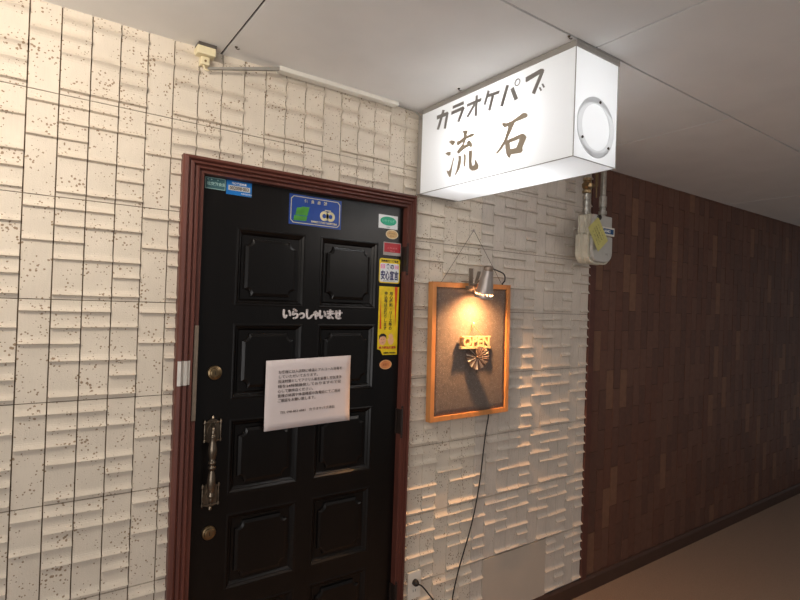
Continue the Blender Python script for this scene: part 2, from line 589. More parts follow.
LY, RY = .020, .034     # leaf front, recess depth
LX0, LX1, LZ0, LZ1 = 0.4585, 1.2825, .036, 2.006
cols = [(.5845, .8385), (.9050, 1.1585)]
rows_ = [(1.580, 1.845), (1.256, 1.510), (.925, 1.178), (.594, .852), (.265, .523)]
bm = bmesh.new()
box(bm, LX0, LX1, RY, RY + .02, LZ0, LZ1)
xs = [LX0, cols[0][0], cols[0][1], cols[1][0], cols[1][1], LX1]
for a, b_ in ((0, 1), (2, 3), (4, 5)):
    box(bm, xs[a], xs[b_], LY, RY, LZ0, LZ1)
for c0, c1 in cols:
    zz = [LZ0] + sum([[a, b_] for a, b_ in sorted(rows_)], []) + [LZ1]
    for i in range(0, len(zz), 2):
        box(bm, c0, c1, LY, RY, zz[i], zz[i + 1])
    for za, zb in rows_:      # sloped moulding inside every opening
        s1, s2 = .006, .014
        L0 = [(c0, za), (c1, za), (c1, zb), (c0, zb)]
        ring = lambda o, y: [bm.verts.new((x + (o if x == c0 else -o), y, z + (o if z == za else -o))) for x, z in L0]
        R = [ring(0, LY - .0012), ring(.004, LY - .0008), ring(.010, LY + .005), ring(.013, LY + .006), ring(.020, RY - .0005)]
        for q in range(4):
            for k in range(4):
                bm.faces.new((R[q][k], R[q][(k + 1) % 4], R[q + 1][(k + 1) % 4], R[q + 1][k]))
        Rb = ring(-.004, LY - .0002)
        for k in range(4):
            bm.faces.new((Rb[k], Rb[(k + 1) % 4], R[0][(k + 1) % 4], R[0][k]))
leaf = obj('door_leaf', bm, DOORM, door)


def scallop(c0, c1, z0, z1, ins, r):
    """rectangle with hollowed corners"""
    x0, x1, a, b_ = c0 + ins, c1 - ins, z0 + ins, z1 - ins
    out = []
    for cx, cz, t0 in ((x0, a, 90), (x1, a, 180), (x1, b_, 270), (x0, b_, 0)):
        seg = [(cx + r * cos(radians(t)), cz + r * sin(radians(t))) for t in range(t0, t0 - 91, -15)] if False else None
        angs = {(x0, a): range(90, -1, -15), (x1, a): range(180, 89, -15), (x1, b_): range(270, 179, -15), (x0, b_): range(360, 269, -15)}[(cx, cz)]
        out += [(cx + r * cos(radians(t)), cz + r * sin(radians(t))) for t in angs]
    return out


for c0, c1 in cols:
    for za, zb in rows_:
        bm = bmesh.new()
        base = scallop(c0, c1, za, zb, .030, .026)
        top = scallop(c0, c1, za, zb, .042, .020)
        vb = [bm.verts.new((x, RY + .001, z)) for x, z in base]
        vm = [bm.verts.new((x * .86 + xx * .14, RY - .008, z * .86 + zz_ * .14)) for (x, z), (xx, zz_) in zip(base, top)]
        vt = [bm.verts.new((x, RY - .0115, z)) for x, z in top]
        n = len(vb)
        for A_, B_ in ((vb, vm), (vm, vt)):
            for k in range(n):
                bm.faces.new((A_[k], A_[(k + 1) % n], B_[(k + 1) % n], B_[k]))
        bm.faces.new(vt)
        obj('raised_panel', bm, DOORM, leaf)
leafp = leaf
# (children of the leaf keep world coordinates)
for ch in [o for o in COL.objects if o.parent == leaf]:
    ch.matrix_parent_inverse = Matrix.Identity(4)

# locks
for zc, rad, nm in ((1.347, .0245, 'lock_cylinder'), (.807, .0235, 'lower_lock_cylinder')):
    bm = bmesh.new()
    lathe(bm, [(rad, -.001), (rad, .005), (rad * .93, .0085), (rad * .72, .010), (rad * .66, .0135), (rad * .5, .0145), (.0005, .0145)], (.5225, LY, zc), (0, -1, 0), 28, cap=False)
    lk = obj(nm, bm, BRASS, door, smooth=False)
    bm = B(.5215, .5235, LY - .0152, LY - .012, zc - .006, zc + .006)
    k = obj('keyhole', bm, BLACK, lk); k.matrix_parent_inverse = Matrix.Identity(4)

# pull handle
GY = -.030
bm = bmesh.new()
gprof = [(.0065, 0), (.011, .004), (.0115, .010), (.009, .016), (.0085, .022), (.0115, .030), (.0135, .045), (.0135, .060), (.011, .078),
         (.0075, .090), (.0075, .094), (.0125, .098), (.0125, .103), (.0075, .107), (.0075, .111), (.0125, .115), (.0125, .120), (.0085, .124),
         (.011, .134), (.0145, .150), (.0145, .162), (.0115, .180), (.009, .196), (.0105, .200), (.0105, .206), (.0065, .212)]
lathe(bm, gprof, (.512, GY, .940), (0, 0, 1), 16)
tube(bm, [(.512, GY, 1.150), (.513, GY + .002, 1.166), (.517, GY + .022, 1.176), (.521, .012, 1.172)], .0075, 10)
tube(bm, [(.512, GY, .942), (.513, GY + .002, .930), (.517, GY + .022, .922), (.521, .012, .926)], .0075, 10)
hnd = obj('pull_handle', bm, PEWTER, door, smooth=True)
for zc, nm in ((1.150, 'upper_rosette'), (.935, 'lower_rosette')):
    bm = bmesh.new()
    pts = [(.502, zc - .034), (.522, zc - .042), (.542, zc - .034), (.548, zc), (.542, zc + .034), (.522, zc + .044), (.502, zc + .034), (.496, zc)]
    prism(bm, pts, LY - .007, LY + .001)
    prism(bm, ellipse(.522, zc, .017, .026), LY - .012, LY - .006)
    for sx_ in (-1, 1):
        lathe(bm, [(.002, -.036), (.004, -.034), (.004, -.028), (.002, -.024), (.0028, 0), (.002, .024), (.0045, .028), (.0045, .034), (.002, .040)],
              (.522 + sx_ * .0265, LY - .008, zc), (0, 0, 1), 8)
    for s_ in (-1, 1):
        tube(bm, [(.4955, LY - .008, zc + s_ * .031), (.5485, LY - .008, zc + s_ * .031)], .0028, 8, smooth=False)
        lathe(bm, [(.001, -.001), (.006, .004), (.0065, .008), (.004, .013), (.0005, .016)], (.522, LY - .008, zc + s_ * .038), (0, 0, s_), 10)
    rs = obj(nm, bm, PEWTER, hnd); rs.matrix_parent_inverse = Matrix.Identity(4)

HINGEM = mat('dark_bronze', (46, 36, 32), .45, metal=.3)
# hinges, strike plate, guard strip
for zc in (1.79, 1.11, .38):
    bm = bmesh.new()
    tube(bm, [(1.2895, -.013, zc - .055), (1.2895, -.013, zc + .055)], .006, 12, smooth=False)
    for q in (-.062, .062):
        lathe(bm, [(.0001, -.006), (.005, -.004), (.0055, 0), (.005, .004), (.0001, .006)], (1.2895, -.013, zc + q), (0, 0, 1), 10, cap=False)
    box(bm, 1.276, 1.2825, .012, .0205, zc - .052, zc + .052)
    box(bm, 1.2825, 1.2885, -.012, .019, zc - .052, zc + .052)
    obj('hinge', bm, HINGEM, door, bevel=.001)
bm = bmesh.new()
sp = [(d, p) for d, p in fp if .0035 < d < .05]
a = [[bm.verts.new((DX0 + d, -p - e, z)) for z in (1.317, 1.395)] for d, p in sp for e in (.0012,)]
for i in range(len(a) - 1):
    bm.faces.new((a[i][0], a[i + 1][0], a[i + 1][1], a[i][1]))
spo = obj('strike_plate', bm, ALU, door)
md = spo.modifiers.new('solid', 'SOLIDIFY'); md.thickness = .001; md.offset = 0
obj('guard_strip', B(.4445, .4575, -.016, -.008, 1.197, 1.508), CLIPM, door, bevel=.001)

# ------------------------------------------------------------------ stickers and papers on the door
SY = LY


def rounded(x0, x1, z0, z1, r, n=4):
    out = []
    for cx, cz, t0 in ((x0 + r, z0 + r, 180), (x1 - r, z0 + r, 270), (x1 - r, z1 - r, 0), (x0 + r, z1 - r, 90)):
        out += [(cx + r * cos(radians(t0 + 90 * k / n)), cz + r * sin(radians(t0 + 90 * k / n))) for k in range(n + 1)]
    return out


def sticker(name, pts, m, label, cat='sticker', t=.0008):
    bm = bmesh.new(); prism(bm, pts, SY - t, SY)
    return tag(obj(name, bm, m), label, cat)


def sub(name, parent, m, fn):
    bm = bmesh.new()
    MARKS.clear()
    fn(bm)
    if len(MARKS) > 1:
        bm.verts.index_update()
        bm.faces.index_update()
        cut = MARKS + [len(bm.verts)]
        for a_, b_ in zip(cut[:-1], cut[1:]):
            q = bmesh.new()
            vm_ = {}
            for f in bm.faces:
                if a_ <= f.verts[0].index < b_:
                    q.faces.new([vm_.setdefault(v.index, None) or vm_.__setitem__(v.index, q.verts.new(v.co)) or vm_[v.index] for v in f.verts])
            o = obj(name, q, m, parent)
            o.matrix_parent_inverse = Matrix.Identity(4)
        bm.free()
        return o
    o = obj(name, bm, m, parent)
    o.matrix_parent_inverse = Matrix.Identity(4)
    return o


def ring_frame(bm, outer, inner, y0, y1):
    n = len(outer)
    A = [[bm.verts.new((x, y, z)) for x, z in P] for P in (outer, inner) for y in (y0, y1)]
    for k in range(n):
        j = (k + 1) % n
        bm.faces.new((A[0][k], A[0][j], A[2][j], A[2][k]))
        bm.faces.new((A[1][k], A[3][k], A[3][j], A[1][j]))
        bm.faces.new((A[0][k], A[1][k], A[1][j], A[0][j]))
        bm.faces.new((A[2][k], A[2][j], A[3][j], A[3][k]))


def rect(x0, x1, z0, z1):
    return [(x0, z0), (x1, z0), (x1, z1), (x0, z1)]


PRW = mat('print_white', (232, 234, 236), 0.5, vary=0.02)
PRN = mat('print_navy', (40, 38, 96), 0.5)
PRT = mat('print_pale_teal', (148, 180, 176), 0.5)
s = sticker('sticker', rect(.4675, .5365, 1.9655, 2.0055), mat('print_dark_teal', (52, 92, 98), .4),
            'small dark teal membership sticker in the top left corner of the black door')
sub('border', s, PRT, lambda bm: ring_frame(bm, rect(.4685, .5355, 1.9665, 2.0045), rect(.4705, .5335, 1.9685, 2.0025), SY - .0012, SY - .0008))
sub('lettering', s, PRT, lambda bm: (text_into(bm, '社交飲食業', .0125, .4745, 1.9795, SY - .001, bold=.0003),
                                     text_into(bm, '●    ●         ●', .006, .4745, 1.9955, SY - .001)))
s = sticker('sticker', rect(.539, .6275, 1.9565, 2.0058), mat('print_sky_blue', (20, 112, 190), .4),
            'bright blue sticker with a pale number panel, right of the dark teal sticker')
sub('number_panel', s, mat('print_silver', (196, 196, 192), .4), lambda bm: prism(bm, rect(.546, .6215, 1.9715, 1.9885), SY - .0012, SY - .0008))
sub('lettering', s, PRW, lambda bm: (text_into(bm, '料飲業組合員', .0085, .583, 1.993, SY - .001, align='CENTER', bold=.0003),
                                     text_into(bm, '飲食業協同組合', .0055, .590, 1.962, SY - .001)))
sub('number', s, mat('print_brown', (92, 76, 60), .6), lambda bm: text_into(bm, '002008·003', .0165, .5838, 1.9745, SY - .0014, align='CENTER', width=.066, bold=.0004))

BL0, BL1, BZ0, BZ1 = .769, .985, 1.882, 1.9935
s = sticker('door_sign', rect(BL0, BL1, BZ0, BZ1), mat('print_royal_blue', (24, 66, 148), .35),
            'blue plate with cream border, green emblem and linked rings at the door top', 'sign', .0015)
PRC = mat('print_cream', (214, 204, 160), .4)


def cham(i, c):
    x0, x1, z0, z1 = BL0 + i, BL1 - i, BZ0 + i, BZ1 - i
    return [(x0 + c, z0), (x1 - c, z0), (x1, z0 + c), (x1, z1 - c), (x1 - c, z1), (x0 + c, z1), (x0, z1 - c), (x0, z0 + c)]


sub('border', s, PRC, lambda bm: ring_frame(bm, cham(.006, .010), cham(.0085, .009), SY - .002, SY - .0015))
sub('lettering', s, PRC, lambda bm: ([text_into(bm, ch, .0135, .829 + i * .0265, 1.9685, SY - .0018, bold=.00025) for i, ch in enumerate('優良店舗')] and None,
                                     text_into(bm, '沖縄県飲食業生活衛生同業組合', .0078, .858, 1.897, SY - .0018, width=.110, bold=.0003)))
sub('green_emblem', s, mat('print_green', (66, 142, 44), .4), lambda bm: (prism(bm, [(.787, 1.897), (.838, 1.899), (.842, 1.916), (.790, 1.916)], SY - .0021, SY - .0015),
                                                                      prism(bm, [(.794, 1.918), (.842, 1.918), (.850, 1.952), (.820, 1.951), (.816, 1.947), (.800, 1.945)], SY - .0021, SY - .0015)))
for cx in (.9125, .9390):
    rg = sub('ring', s, PRC, lambda bm: ring_frame(bm, ellipse(cx, 1.9265, .0185, .0185), ellipse(cx, 1.9265, .0085, .0085), SY - .0022, SY - .0015))
sub('bow', s, PRC, lambda bm: prism(bm, rect(.914, .940, 1.9465, 1.9505), SY - .0021, SY - .0015))

s = sticker('sticker', rect(1.160, 1.2545, 1.911, 1.967), PRW, 'white sticker with a bright green oval, near the top right corner of the door')
sub('green_oval', s, mat('print_emerald', (0, 168, 128), .4), lambda bm: prism(bm, ellipse(1.2075, 1.9425, .040, .0185), SY - .0012, SY - .0008))
sub('lettering', s, mat('print_pale_green', (150, 226, 200), .5), lambda bm: (text_into(bm, 'いやすらぎ', .013, 1.2075, 1.938, SY - .0014, align='CENTER', width=.060)))
sub('small_print', s, PRT, lambda bm: text_into(bm, '沖縄県', .006, 1.2075, 1.915, SY - .001, align='CENTER'))
s = sticker('sticker', ellipse(1.228, 1.8895, .031, .0195), mat('print_ivory', (226, 206, 170), .4), 'tan oval sticker under the green oval sticker')
sub('tan_centre', s, mat('print_tan', (206, 168, 112), .4), lambda bm: prism(bm, ellipse(1.228, 1.8895, .027, .016), SY - .0012, SY - .0008))
sub('lettering', s, mat('print_ochre', (150, 112, 70), .5), lambda bm: (text_into(bm, '食品衛生', .008, 1.228, 1.890, SY - .0014, align='CENTER'),
                                                                        text_into(bm, '優良店', .007, 1.228, 1.880, SY - .0014, align='CENTER')))
s = sticker('sticker', rect(1.1875, 1.2755, 1.802, 1.856), mat('print_grey', (168, 160, 156), .4), 'red rectangular sticker with a grey edge, above the yellow and white sticker')
sub('red_field', s, mat('print_red', (176, 34, 46), .4), lambda bm: prism(bm, rect(1.1915, 1.2725, 1.8145, 1.8525), SY - .0012, SY - .0008))
sub('lettering', s, mat('print_pink', (216, 120, 124), .5), lambda bm: (text_into(bm, '火気厳禁', .008, 1.232, 1.829, SY - .0014, align='CENTER', width=.05),
                                                                       text_into(bm, '定期点検', .006, 1.232, 1.8175, SY - .0014, align='CENTER')))

YEL = mat('print_yellow', (238, 206, 30), .4)
s = sticker('sticker', rounded(1.1705, 1.2735, 1.686, 1.788, .010), YEL, 'rounded yellow and white sticker with thick navy lettering, above the tall yellow one')
sub('white_field', s, PRW, lambda bm: prism(bm, rounded(1.175, 1.269, 1.6905, 1.768, .006), SY - .0012, SY - .0008))
sub('header', s, mat('print_black', (36, 30, 28), .5), lambda bm: text_into(bm, '沖縄県飲食業組合', .0105, 1.222, 1.7735, SY - .001, align='CENTER', bold=.0004, width=.088))
sub('lettering', s, PRN, lambda bm: (text_into(bm, '食の', .0245, 1.2235, 1.7455, SY - .0014, align='CENTER', bold=.0008, width=.040),
                                     text_into(bm, '安心宣言', .040, 1.2225, 1.7035, SY - .0014, align='CENTER', bold=.0012, width=.088),
                                     text_into(bm, '私たちは安心を守ります', .0055, 1.2225, 1.6935, SY - .0014, align='CENTER', width=.06)))
sub('pink_lettering', s, mat('print_hot_pink', (240, 120, 176), .5), lambda bm: (prism(bm, rect(1.178, 1.198, 1.746, 1.763), SY - .0014, SY - .0012),
                                                                             prism(bm, rect(1.2475, 1.266, 1.746, 1.761), SY - .0014, SY - .0012)))
sub('pink_characters', s, PRW, lambda bm: (text_into(bm, '飲', .017, 1.188, 1.748, SY - .0017, align='CENTER'), text_into(bm, '店', .017, 1.2567, 1.747, SY - .0017, align='CENTER')))

TY0, TY1 = 1.3885, 1.672
s = sticker('sticker', [(1.201, TY0), (1.273, TY0), (1.2735, TY1), (1.1745, TY1), (1.1745, 1.413), (1.190, 1.408)], YEL,
            'tall yellow sticker with vertical black writing and a drawn face, torn lower left corner')
ORG = mat('print_orange', (222, 74, 24), .4)
sub('orange_stripe', s, ORG, lambda bm: prism(bm, [(1.1835, 1.640), (1.1905, 1.496), (1.1815, 1.496)], SY - .0012, SY - .0008))
sub('orange_stripe', s, ORG, lambda bm: prism(bm, [(1.251, TY1), (1.266, TY1), (1.2595, 1.50)], SY - .0012, SY - .0008))


def vertical(bm, st, size, x, z, step):
    MARKS.append(len(bm.verts)); NOSPLIT[0] = True
    for i, ch in enumerate(st):
        if ch in 'ー':
            prism(bm, rect(x - .001, x + .001, z - i * step - size * .1, z - i * step + size * .75), SY - .0013, SY - .0009)
        else:
            text_into(bm, ch, size, x, z - i * step, SY - .0011, align='CENTER', bold=.00035)
    NOSPLIT[0] = False


sub('lettering', s, mat('print_black', (36, 30, 28), .5), lambda bm: (vertical(bm, '用心棒料・リース等の', .0168, 1.2345, 1.637, .0160),
                                                                 vertical(bm, '申込等はお断りします', .0168, 1.2085, 1.637, .0160),
                                                                 text_into(bm, '沖縄県公安委員会', .0085, 1.236, 1.3935, SY - .0011, align='CENTER', width=.062, bold=.0002)))
SKIN = mat('print_skin', (238, 176, 140), .5)


def hand(bm):
    NOSPLIT[0] = True
    cx, cz = 1.240, 1.447
    prism(bm, ellipse(cx, cz, .0145, .017), SY - .0012, SY - .0008)
    for i, (a_, l_) in enumerate(((115, .026), (100, .030), (85, .030), (68, .026), (165, .020))):
        a_ = radians(a_); w_ = .0032
        dx, dz = cos(a_), sin(a_)
        p = [(cx - dz * w_, cz + dx * w_), (cx + dz * w_, cz - dx * w_), (cx + dx * l_ + dz * w_ * .8, cz + dz * l_ - dx * w_ * .8), (cx + dx * l_ - dz * w_ * .8, cz + dz * l_ + dx * w_ * .8)]
        prism(bm, p, SY - .0012 - .00002 * (i + 1), SY - .0008)
    NOSPLIT[0] = False


sub('printed_face', s, SKIN, lambda bm: prism(bm, ellipse(1.1985, 1.450, .0175, .021), SY - .0012, SY - .0008))
sub('face_line', s, mat('print_black', (36, 30, 28), .5), lambda bm: (prism(bm, [(1.181, 1.452), (1.1815, 1.468), (1.190, 1.476), (1.205, 1.477), (1.216, 1.470), (1.2175, 1.455), (1.212, 1.464), (1.200, 1.4665), (1.187, 1.463)], SY - .0015, SY - .0012),
                                                                 prism(bm, rect(1.190, 1.194, 1.452, 1.4535), SY - .0015, SY - .0012), prism(bm, rect(1.203, 1.207, 1.452, 1.4535), SY - .0015, SY - .0012),
                                                                 prism(bm, rect(1.195, 1.204, 1.4385, 1.4395), SY - .0015, SY - .0012)))
sub('printed_hand', s, mat('print_peach', (244, 190, 140), .5), hand)
sub('red_lettering', s, mat('print_red', (200, 40, 40), .4), lambda bm: text_into(bm, '暴力団追放運動', .0115, 1.2245, 1.4145, SY - .0011, align='CENTER', width=.085, bold=.0003))
s = sticker('sticker', ellipse(1.2185, 1.3485, .030, .0195), mat('print_peach_edge', (226, 170, 120), .4), 'orange oval sticker below the torn yellow one')
sub('orange_centre', s, mat('print_apricot', (218, 140, 84), .4), lambda bm: prism(bm, ellipse(1.2185, 1.3485, .026, .016), SY - .0012, SY - .0008))
sub('lettering', s, mat('print_rust', (176, 92, 52), .5), lambda bm: text_into(bm, '加盟店', .011, 1.2185, 1.3445, SY - .0014, align='CENTER'))

# welcome lettering: brush-like strokes joined in one piece
KANA = {
    'i': [[(.14, .86), (.12, .5), (.2, .16), (.34, .12), (.44, .3)], [(.72, .78), (.84, .56), (.86, .34)]],
    'ra': [[(.34, .95), (.52, .88), (.66, .80)], [(.26, .70), (.22, .40), (.45, .50), (.70, .50), (.82, .34), (.70, .14), (.36, .04)]],
    'tsu': [[(.14, .46), (.45, .56), (.74, .52), (.84, .34), (.72, .16), (.42, .08)]],
    'shi': [[(.26, .92), (.24, .5), (.28, .18), (.48, .06), (.72, .16), (.90, .36)]],
    'ya': [[(.12, .44), (.45, .56), (.75, .62), (.86, .48), (.74, .34), (.56, .36)], [(.48, .76), (.56, .66)], [(.28, .68), (.42, .36), (.52, .04)]],
    'ma': [[(.18, .80), (.84, .82)], [(.22, .58), (.80, .60)], [(.52, .96), (.52, .60), (.52, .24), (.36, .10), (.20, .20), (.34, .32), (.60, .26), (.86, .10)]],
    'se': [[(.08, .60), (.50, .66), (.95, .70)], [(.72, .92), (.72, .62), (.70, .40), (.58, .36)], [(.32, .86), (.32, .50), (.34, .18), (.50, .10), (.82, .12)]],
}
bm = bmesh.new()
xk = .7580
zi = 0
for k_, w_ in (('i', .034), ('ra', .031), ('tsu', .026), ('shi', .033), ('ya', .027), ('i', .031), ('ma', .034), ('se', .036)):
    for st in KANA[k_]:
        P = smooth_path([(xk + a_ * w_, 0, 1.5335 + b_ * .036) for a_, b_ in st], 4)
        zi += 1
        yf = SY - .0055 - .00004 * zi
        hw = .0033
        L, R_, Cn = [], [], []
        for i, p in enumerate(P):
            t = (P[min(i + 1, len(P) - 1)] - P[max(i - 1, 0)]).normalized()
            nrm = Vector((-t.z, 0, t.x)) * hw
            L.append(p + nrm); R_.append(p - nrm)
        rows4 = [[bm.verts.new((q.x, y, q.z)) for q in Q] for Q in (L, R_) for y in (yf, SY)]
        for i in range(len(P) - 1):
            bm.faces.new((rows4[0][i], rows4[0][i + 1], rows4[2][i + 1], rows4[2][i]))
            bm.faces.new((rows4[0][i], rows4[1][i], rows4[1][i + 1], rows4[0][i + 1]))
            bm.faces.new((rows4[2][i], rows4[2][i + 1], rows4[3][i + 1], rows4[3][i]))
        for i in (0, len(P) - 1):
            bm.faces.new((rows4[0][i], rows4[2][i], rows4[3][i], rows4[1][i]))
            lathe(bm, [(hw, 0), (hw, .0055 + .00004 * zi)], (P[i].x, SY, P[i].z), (0, -1, 0), 10)
    xk += w_ - .0010
for v in bm.verts:
    if v.co.y > SY - .001:
        v.co.y = SY
tag(obj('door_lettering', bm, mat('pale_plastic_letters', (214, 206, 206), .5, vary=.03)), 'pale cut-out letters joined in a line across the middle rail of the door', 'lettering')

# notice
def notice():
    bm = bmesh.new()
    c = [(.7000, 1.1300), (1.0490, 1.1370), (1.0455, 1.3925), (.7005, 1.3820)]
    N, K = 14, 10
    V = []
    for j in range(K + 1):
        row = []
        for i in range(N + 1):
            u, v = i / N, j / K
            x = (c[0][0] * (1 - u) + c[1][0] * u) * (1 - v) + (c[3][0] * (1 - u) + c[2][0] * u) * v
            z = (c[0][1] * (1 - u) + c[1][1] * u) * (1 - v) + (c[3][1] * (1 - u) + c[2][1] * u) * v
            y = SY - .0095 - .0030 * sin(u * pi * 1.1) * sin(v * pi) - .010 * max(0, u + (1 - v) - 1.75) - .008 * max(0, v - .8) * u - .010 * max(0, (1 - u) + (1 - v) - 1.7)
            row.append(bm.verts.new((x, y, z)))
        V.append(row)
    for j in range(K):
        for i in range(N):
            bm.faces.new((V[j][i], V[j][i + 1], V[j + 1][i + 1], V[j + 1][i]))
    o = obj('notice_paper', bm, PAPER, smooth=True)
    md = o.modifiers.new('solid', 'SOLIDIFY'); md.thickness = .0012; md.offset = 1
    tag(o, 'white printed paper notice taped across the middle panels of the door', 'paper notice')
    lines = ['お客様には入店時に検温とアルコール消毒を', 'していただいております。', '飛沫対策としてアクリル板を設置し空気清浄', '機を24時間換気しておりますので安', '心して御来店ください。',
             '皆様の体調や体温確認の為電話にてご連絡', 'ご確認をお願い致します。']
    bm = bmesh.new()
    for i, t in enumerate(lines):
        w = [.252, .150, .252, .250, .135, .248, .145][i]
        text_into(bm, t, .0128, .7450, 1.3345 - i * .0172, SY - .0145, width=w * 1.03, rot=.022, thick=.0003, bold=.0001)
    text_into(bm, 'TEL 098-863-6841   カラオケパブ流石', .0118, .757, 1.2005 - .012, SY - .0145, width=.222, rot=.022, thick=.0003, bold=.0001)
    t = obj('printed_text', bm, INK, o); t.matrix_parent_inverse = Matrix.Identity(4)


notice()

# ------------------------------------------------------------------ projecting lit sign
SX0, SX1, SYA, SYB, SZ0, SZ1 = 1.322, 1.540, -.797, -.040, 2.064, 2.398
sign = tag(empty('projecting_sign', (1.43, -.04, SZ0)), 'lit white box sign with grey and brown lettering projecting from the wall under the ceiling', 'sign')


def part(name, bm, m, parent, root=None, **k):
    o = obj(name, bm, m, parent, **k)
    if parent.type != 'EMPTY':
        o.matrix_parent_inverse = Matrix.Identity(4)
    return o


bm = bmesh.new()
vs = box(bm, SX0, SX1, SYA, SYB, SZ0, SZ1)
bm.faces.ensure_lookup_table()
bmesh.ops.delete(bm, geom=[f for f in bm.faces if f.calc_center_median().z > SZ1 - .001 or f.calc_center_median().y > SYB - .001 or f.calc_center_median().y < SYA + .001], context='FACES')
# end face with a round opening (closed by the access cover)
HX, HZ, HR = 1.4285, 2.172, .094
oa, ob = [], []
for k in range(48):
    t = 2 * pi * k / 48
    ca, sa = cos(t), sin(t)
    sc = min(((SX1 - HX) if ca > 0 else (HX - SX0)) / max(abs(ca), 1e-6), ((SZ1 - HZ) if sa > 0 else (HZ - SZ0)) / max(abs(sa), 1e-6))
    oa.append(bm.verts.new((HX + ca * sc, SYA, HZ + sa * sc)))
    ob.append(bm.verts.new((HX + ca * HR * .99, SYA, HZ + sa * HR * .8)))
for k in range(48):
    bm.faces.new((oa[k], oa[(k + 1) % 48], ob[(k + 1) % 48], ob[k]))
for cx_, cz_c in ((SX0, SZ0), (SX1, SZ0), (SX1, SZ1), (SX0, SZ1)):
    best = sorted(oa, key=lambda v: (v.co.x - cx_) ** 2 + (v.co.z - cz_c) ** 2)
    a1 = min((v for v in oa if abs(v.co.x - cx_) < 1e-5), key=lambda v: abs(v.co.z - cz_c))
    a2 = min((v for v in oa if abs(v.co.z - cz_c) < 1e-5), key=lambda v: abs(v.co.x - cx_))
    if a1 is not a2:
        bm.faces.new((bm.verts.new((cx_, SYA, cz_c)), a1, a2))
sb = part('sign_box', bm, ACRYL, sign)
# thin dark joints along the edges of the acrylic
bm = bmesh.new()
e = .0011
for x, y in ((SX0, SYA), (SX1, SYA)):
    box(bm, x - e, x + e, y - e, y + e, SZ0 - e, SZ1)
for x in (SX0, SX1):
    box(bm, x - e, x + e, SYA + e, SYB, SZ0 - e, SZ0 + e)
box(bm, SX0 + e, SX1 - e, SYA - e, SYA + e, SZ0 - e, SZ0 + e)
part('edge_joint', bm, mat('joint_grey', (150, 146, 140), .6), sign)
bm = bmesh.new()
box(bm, SX0 - .004, SX1 + .004, SYA - .004, SYB, SZ1 - .002, CEILZ - .001)
part('top_trim', bm, TRIMG, sign, bevel=.0015)
bm = bmesh.new()
box(bm, SX0, SX1, SYB, -.012, SZ0, SZ1 - .001)
part('back_plate', bm, TRIMG, sign)
for zb_ in (2.10, 2.34):
    for xb_ in (SX0 + .03, SX1 - .06):
        part('wall_bracket', B(xb_, xb_ + .03, -.013, .002, zb_, zb_ + .03), DARKM, sign)
# round access cover on the end
cy, cz, cr = SYA, 2.172, .094
cxm = 1.4285
hc = bmesh.new()
ringpts = lambda r: ellipse(cxm, cz, r, r, 48)
n = 48
o_, i_ = ringpts(cr), ringpts(cr * .76)
va, vb_ = [hc.verts.new((x, SYA - .003, z)) for x, z in o_], [hc.verts.new((x, SYA - .003, z)) for x, z in i_]
vc = [hc.verts.new((x, SYA, z)) for x, z in o_]
for k in range(n):
    hc.faces.new((va[k], va[(k + 1) % n], vb_[(k + 1) % n], vb_[k]))
    hc.faces.new((va[k], vc[k], vc[(k + 1) % n], va[(k + 1) % n]))
hcov = part('access_ring', hc, translucent_acrylic('milky_ring', .78), sign)
bm = bmesh.new()
bm.faces.new([bm.verts.new((x, SYA - .0012, z)) for x, z in ringpts(cr * .765)])
part('access_cover', bm, translucent_acrylic('milky_cover', .95), sign)
for an in (80, 212, 320):
    bm = bmesh.new()
    lathe(bm, [(.0045, 0), (.0045, .002), (.003, .0035), (.0003, .004)], (cxm + cr * .88 * cos(radians(an)), SYA - .004, cz + cr * .88 * sin(radians(an))), (0, -1, 0), 12)
    part('screw', bm, DARKM, hcov)
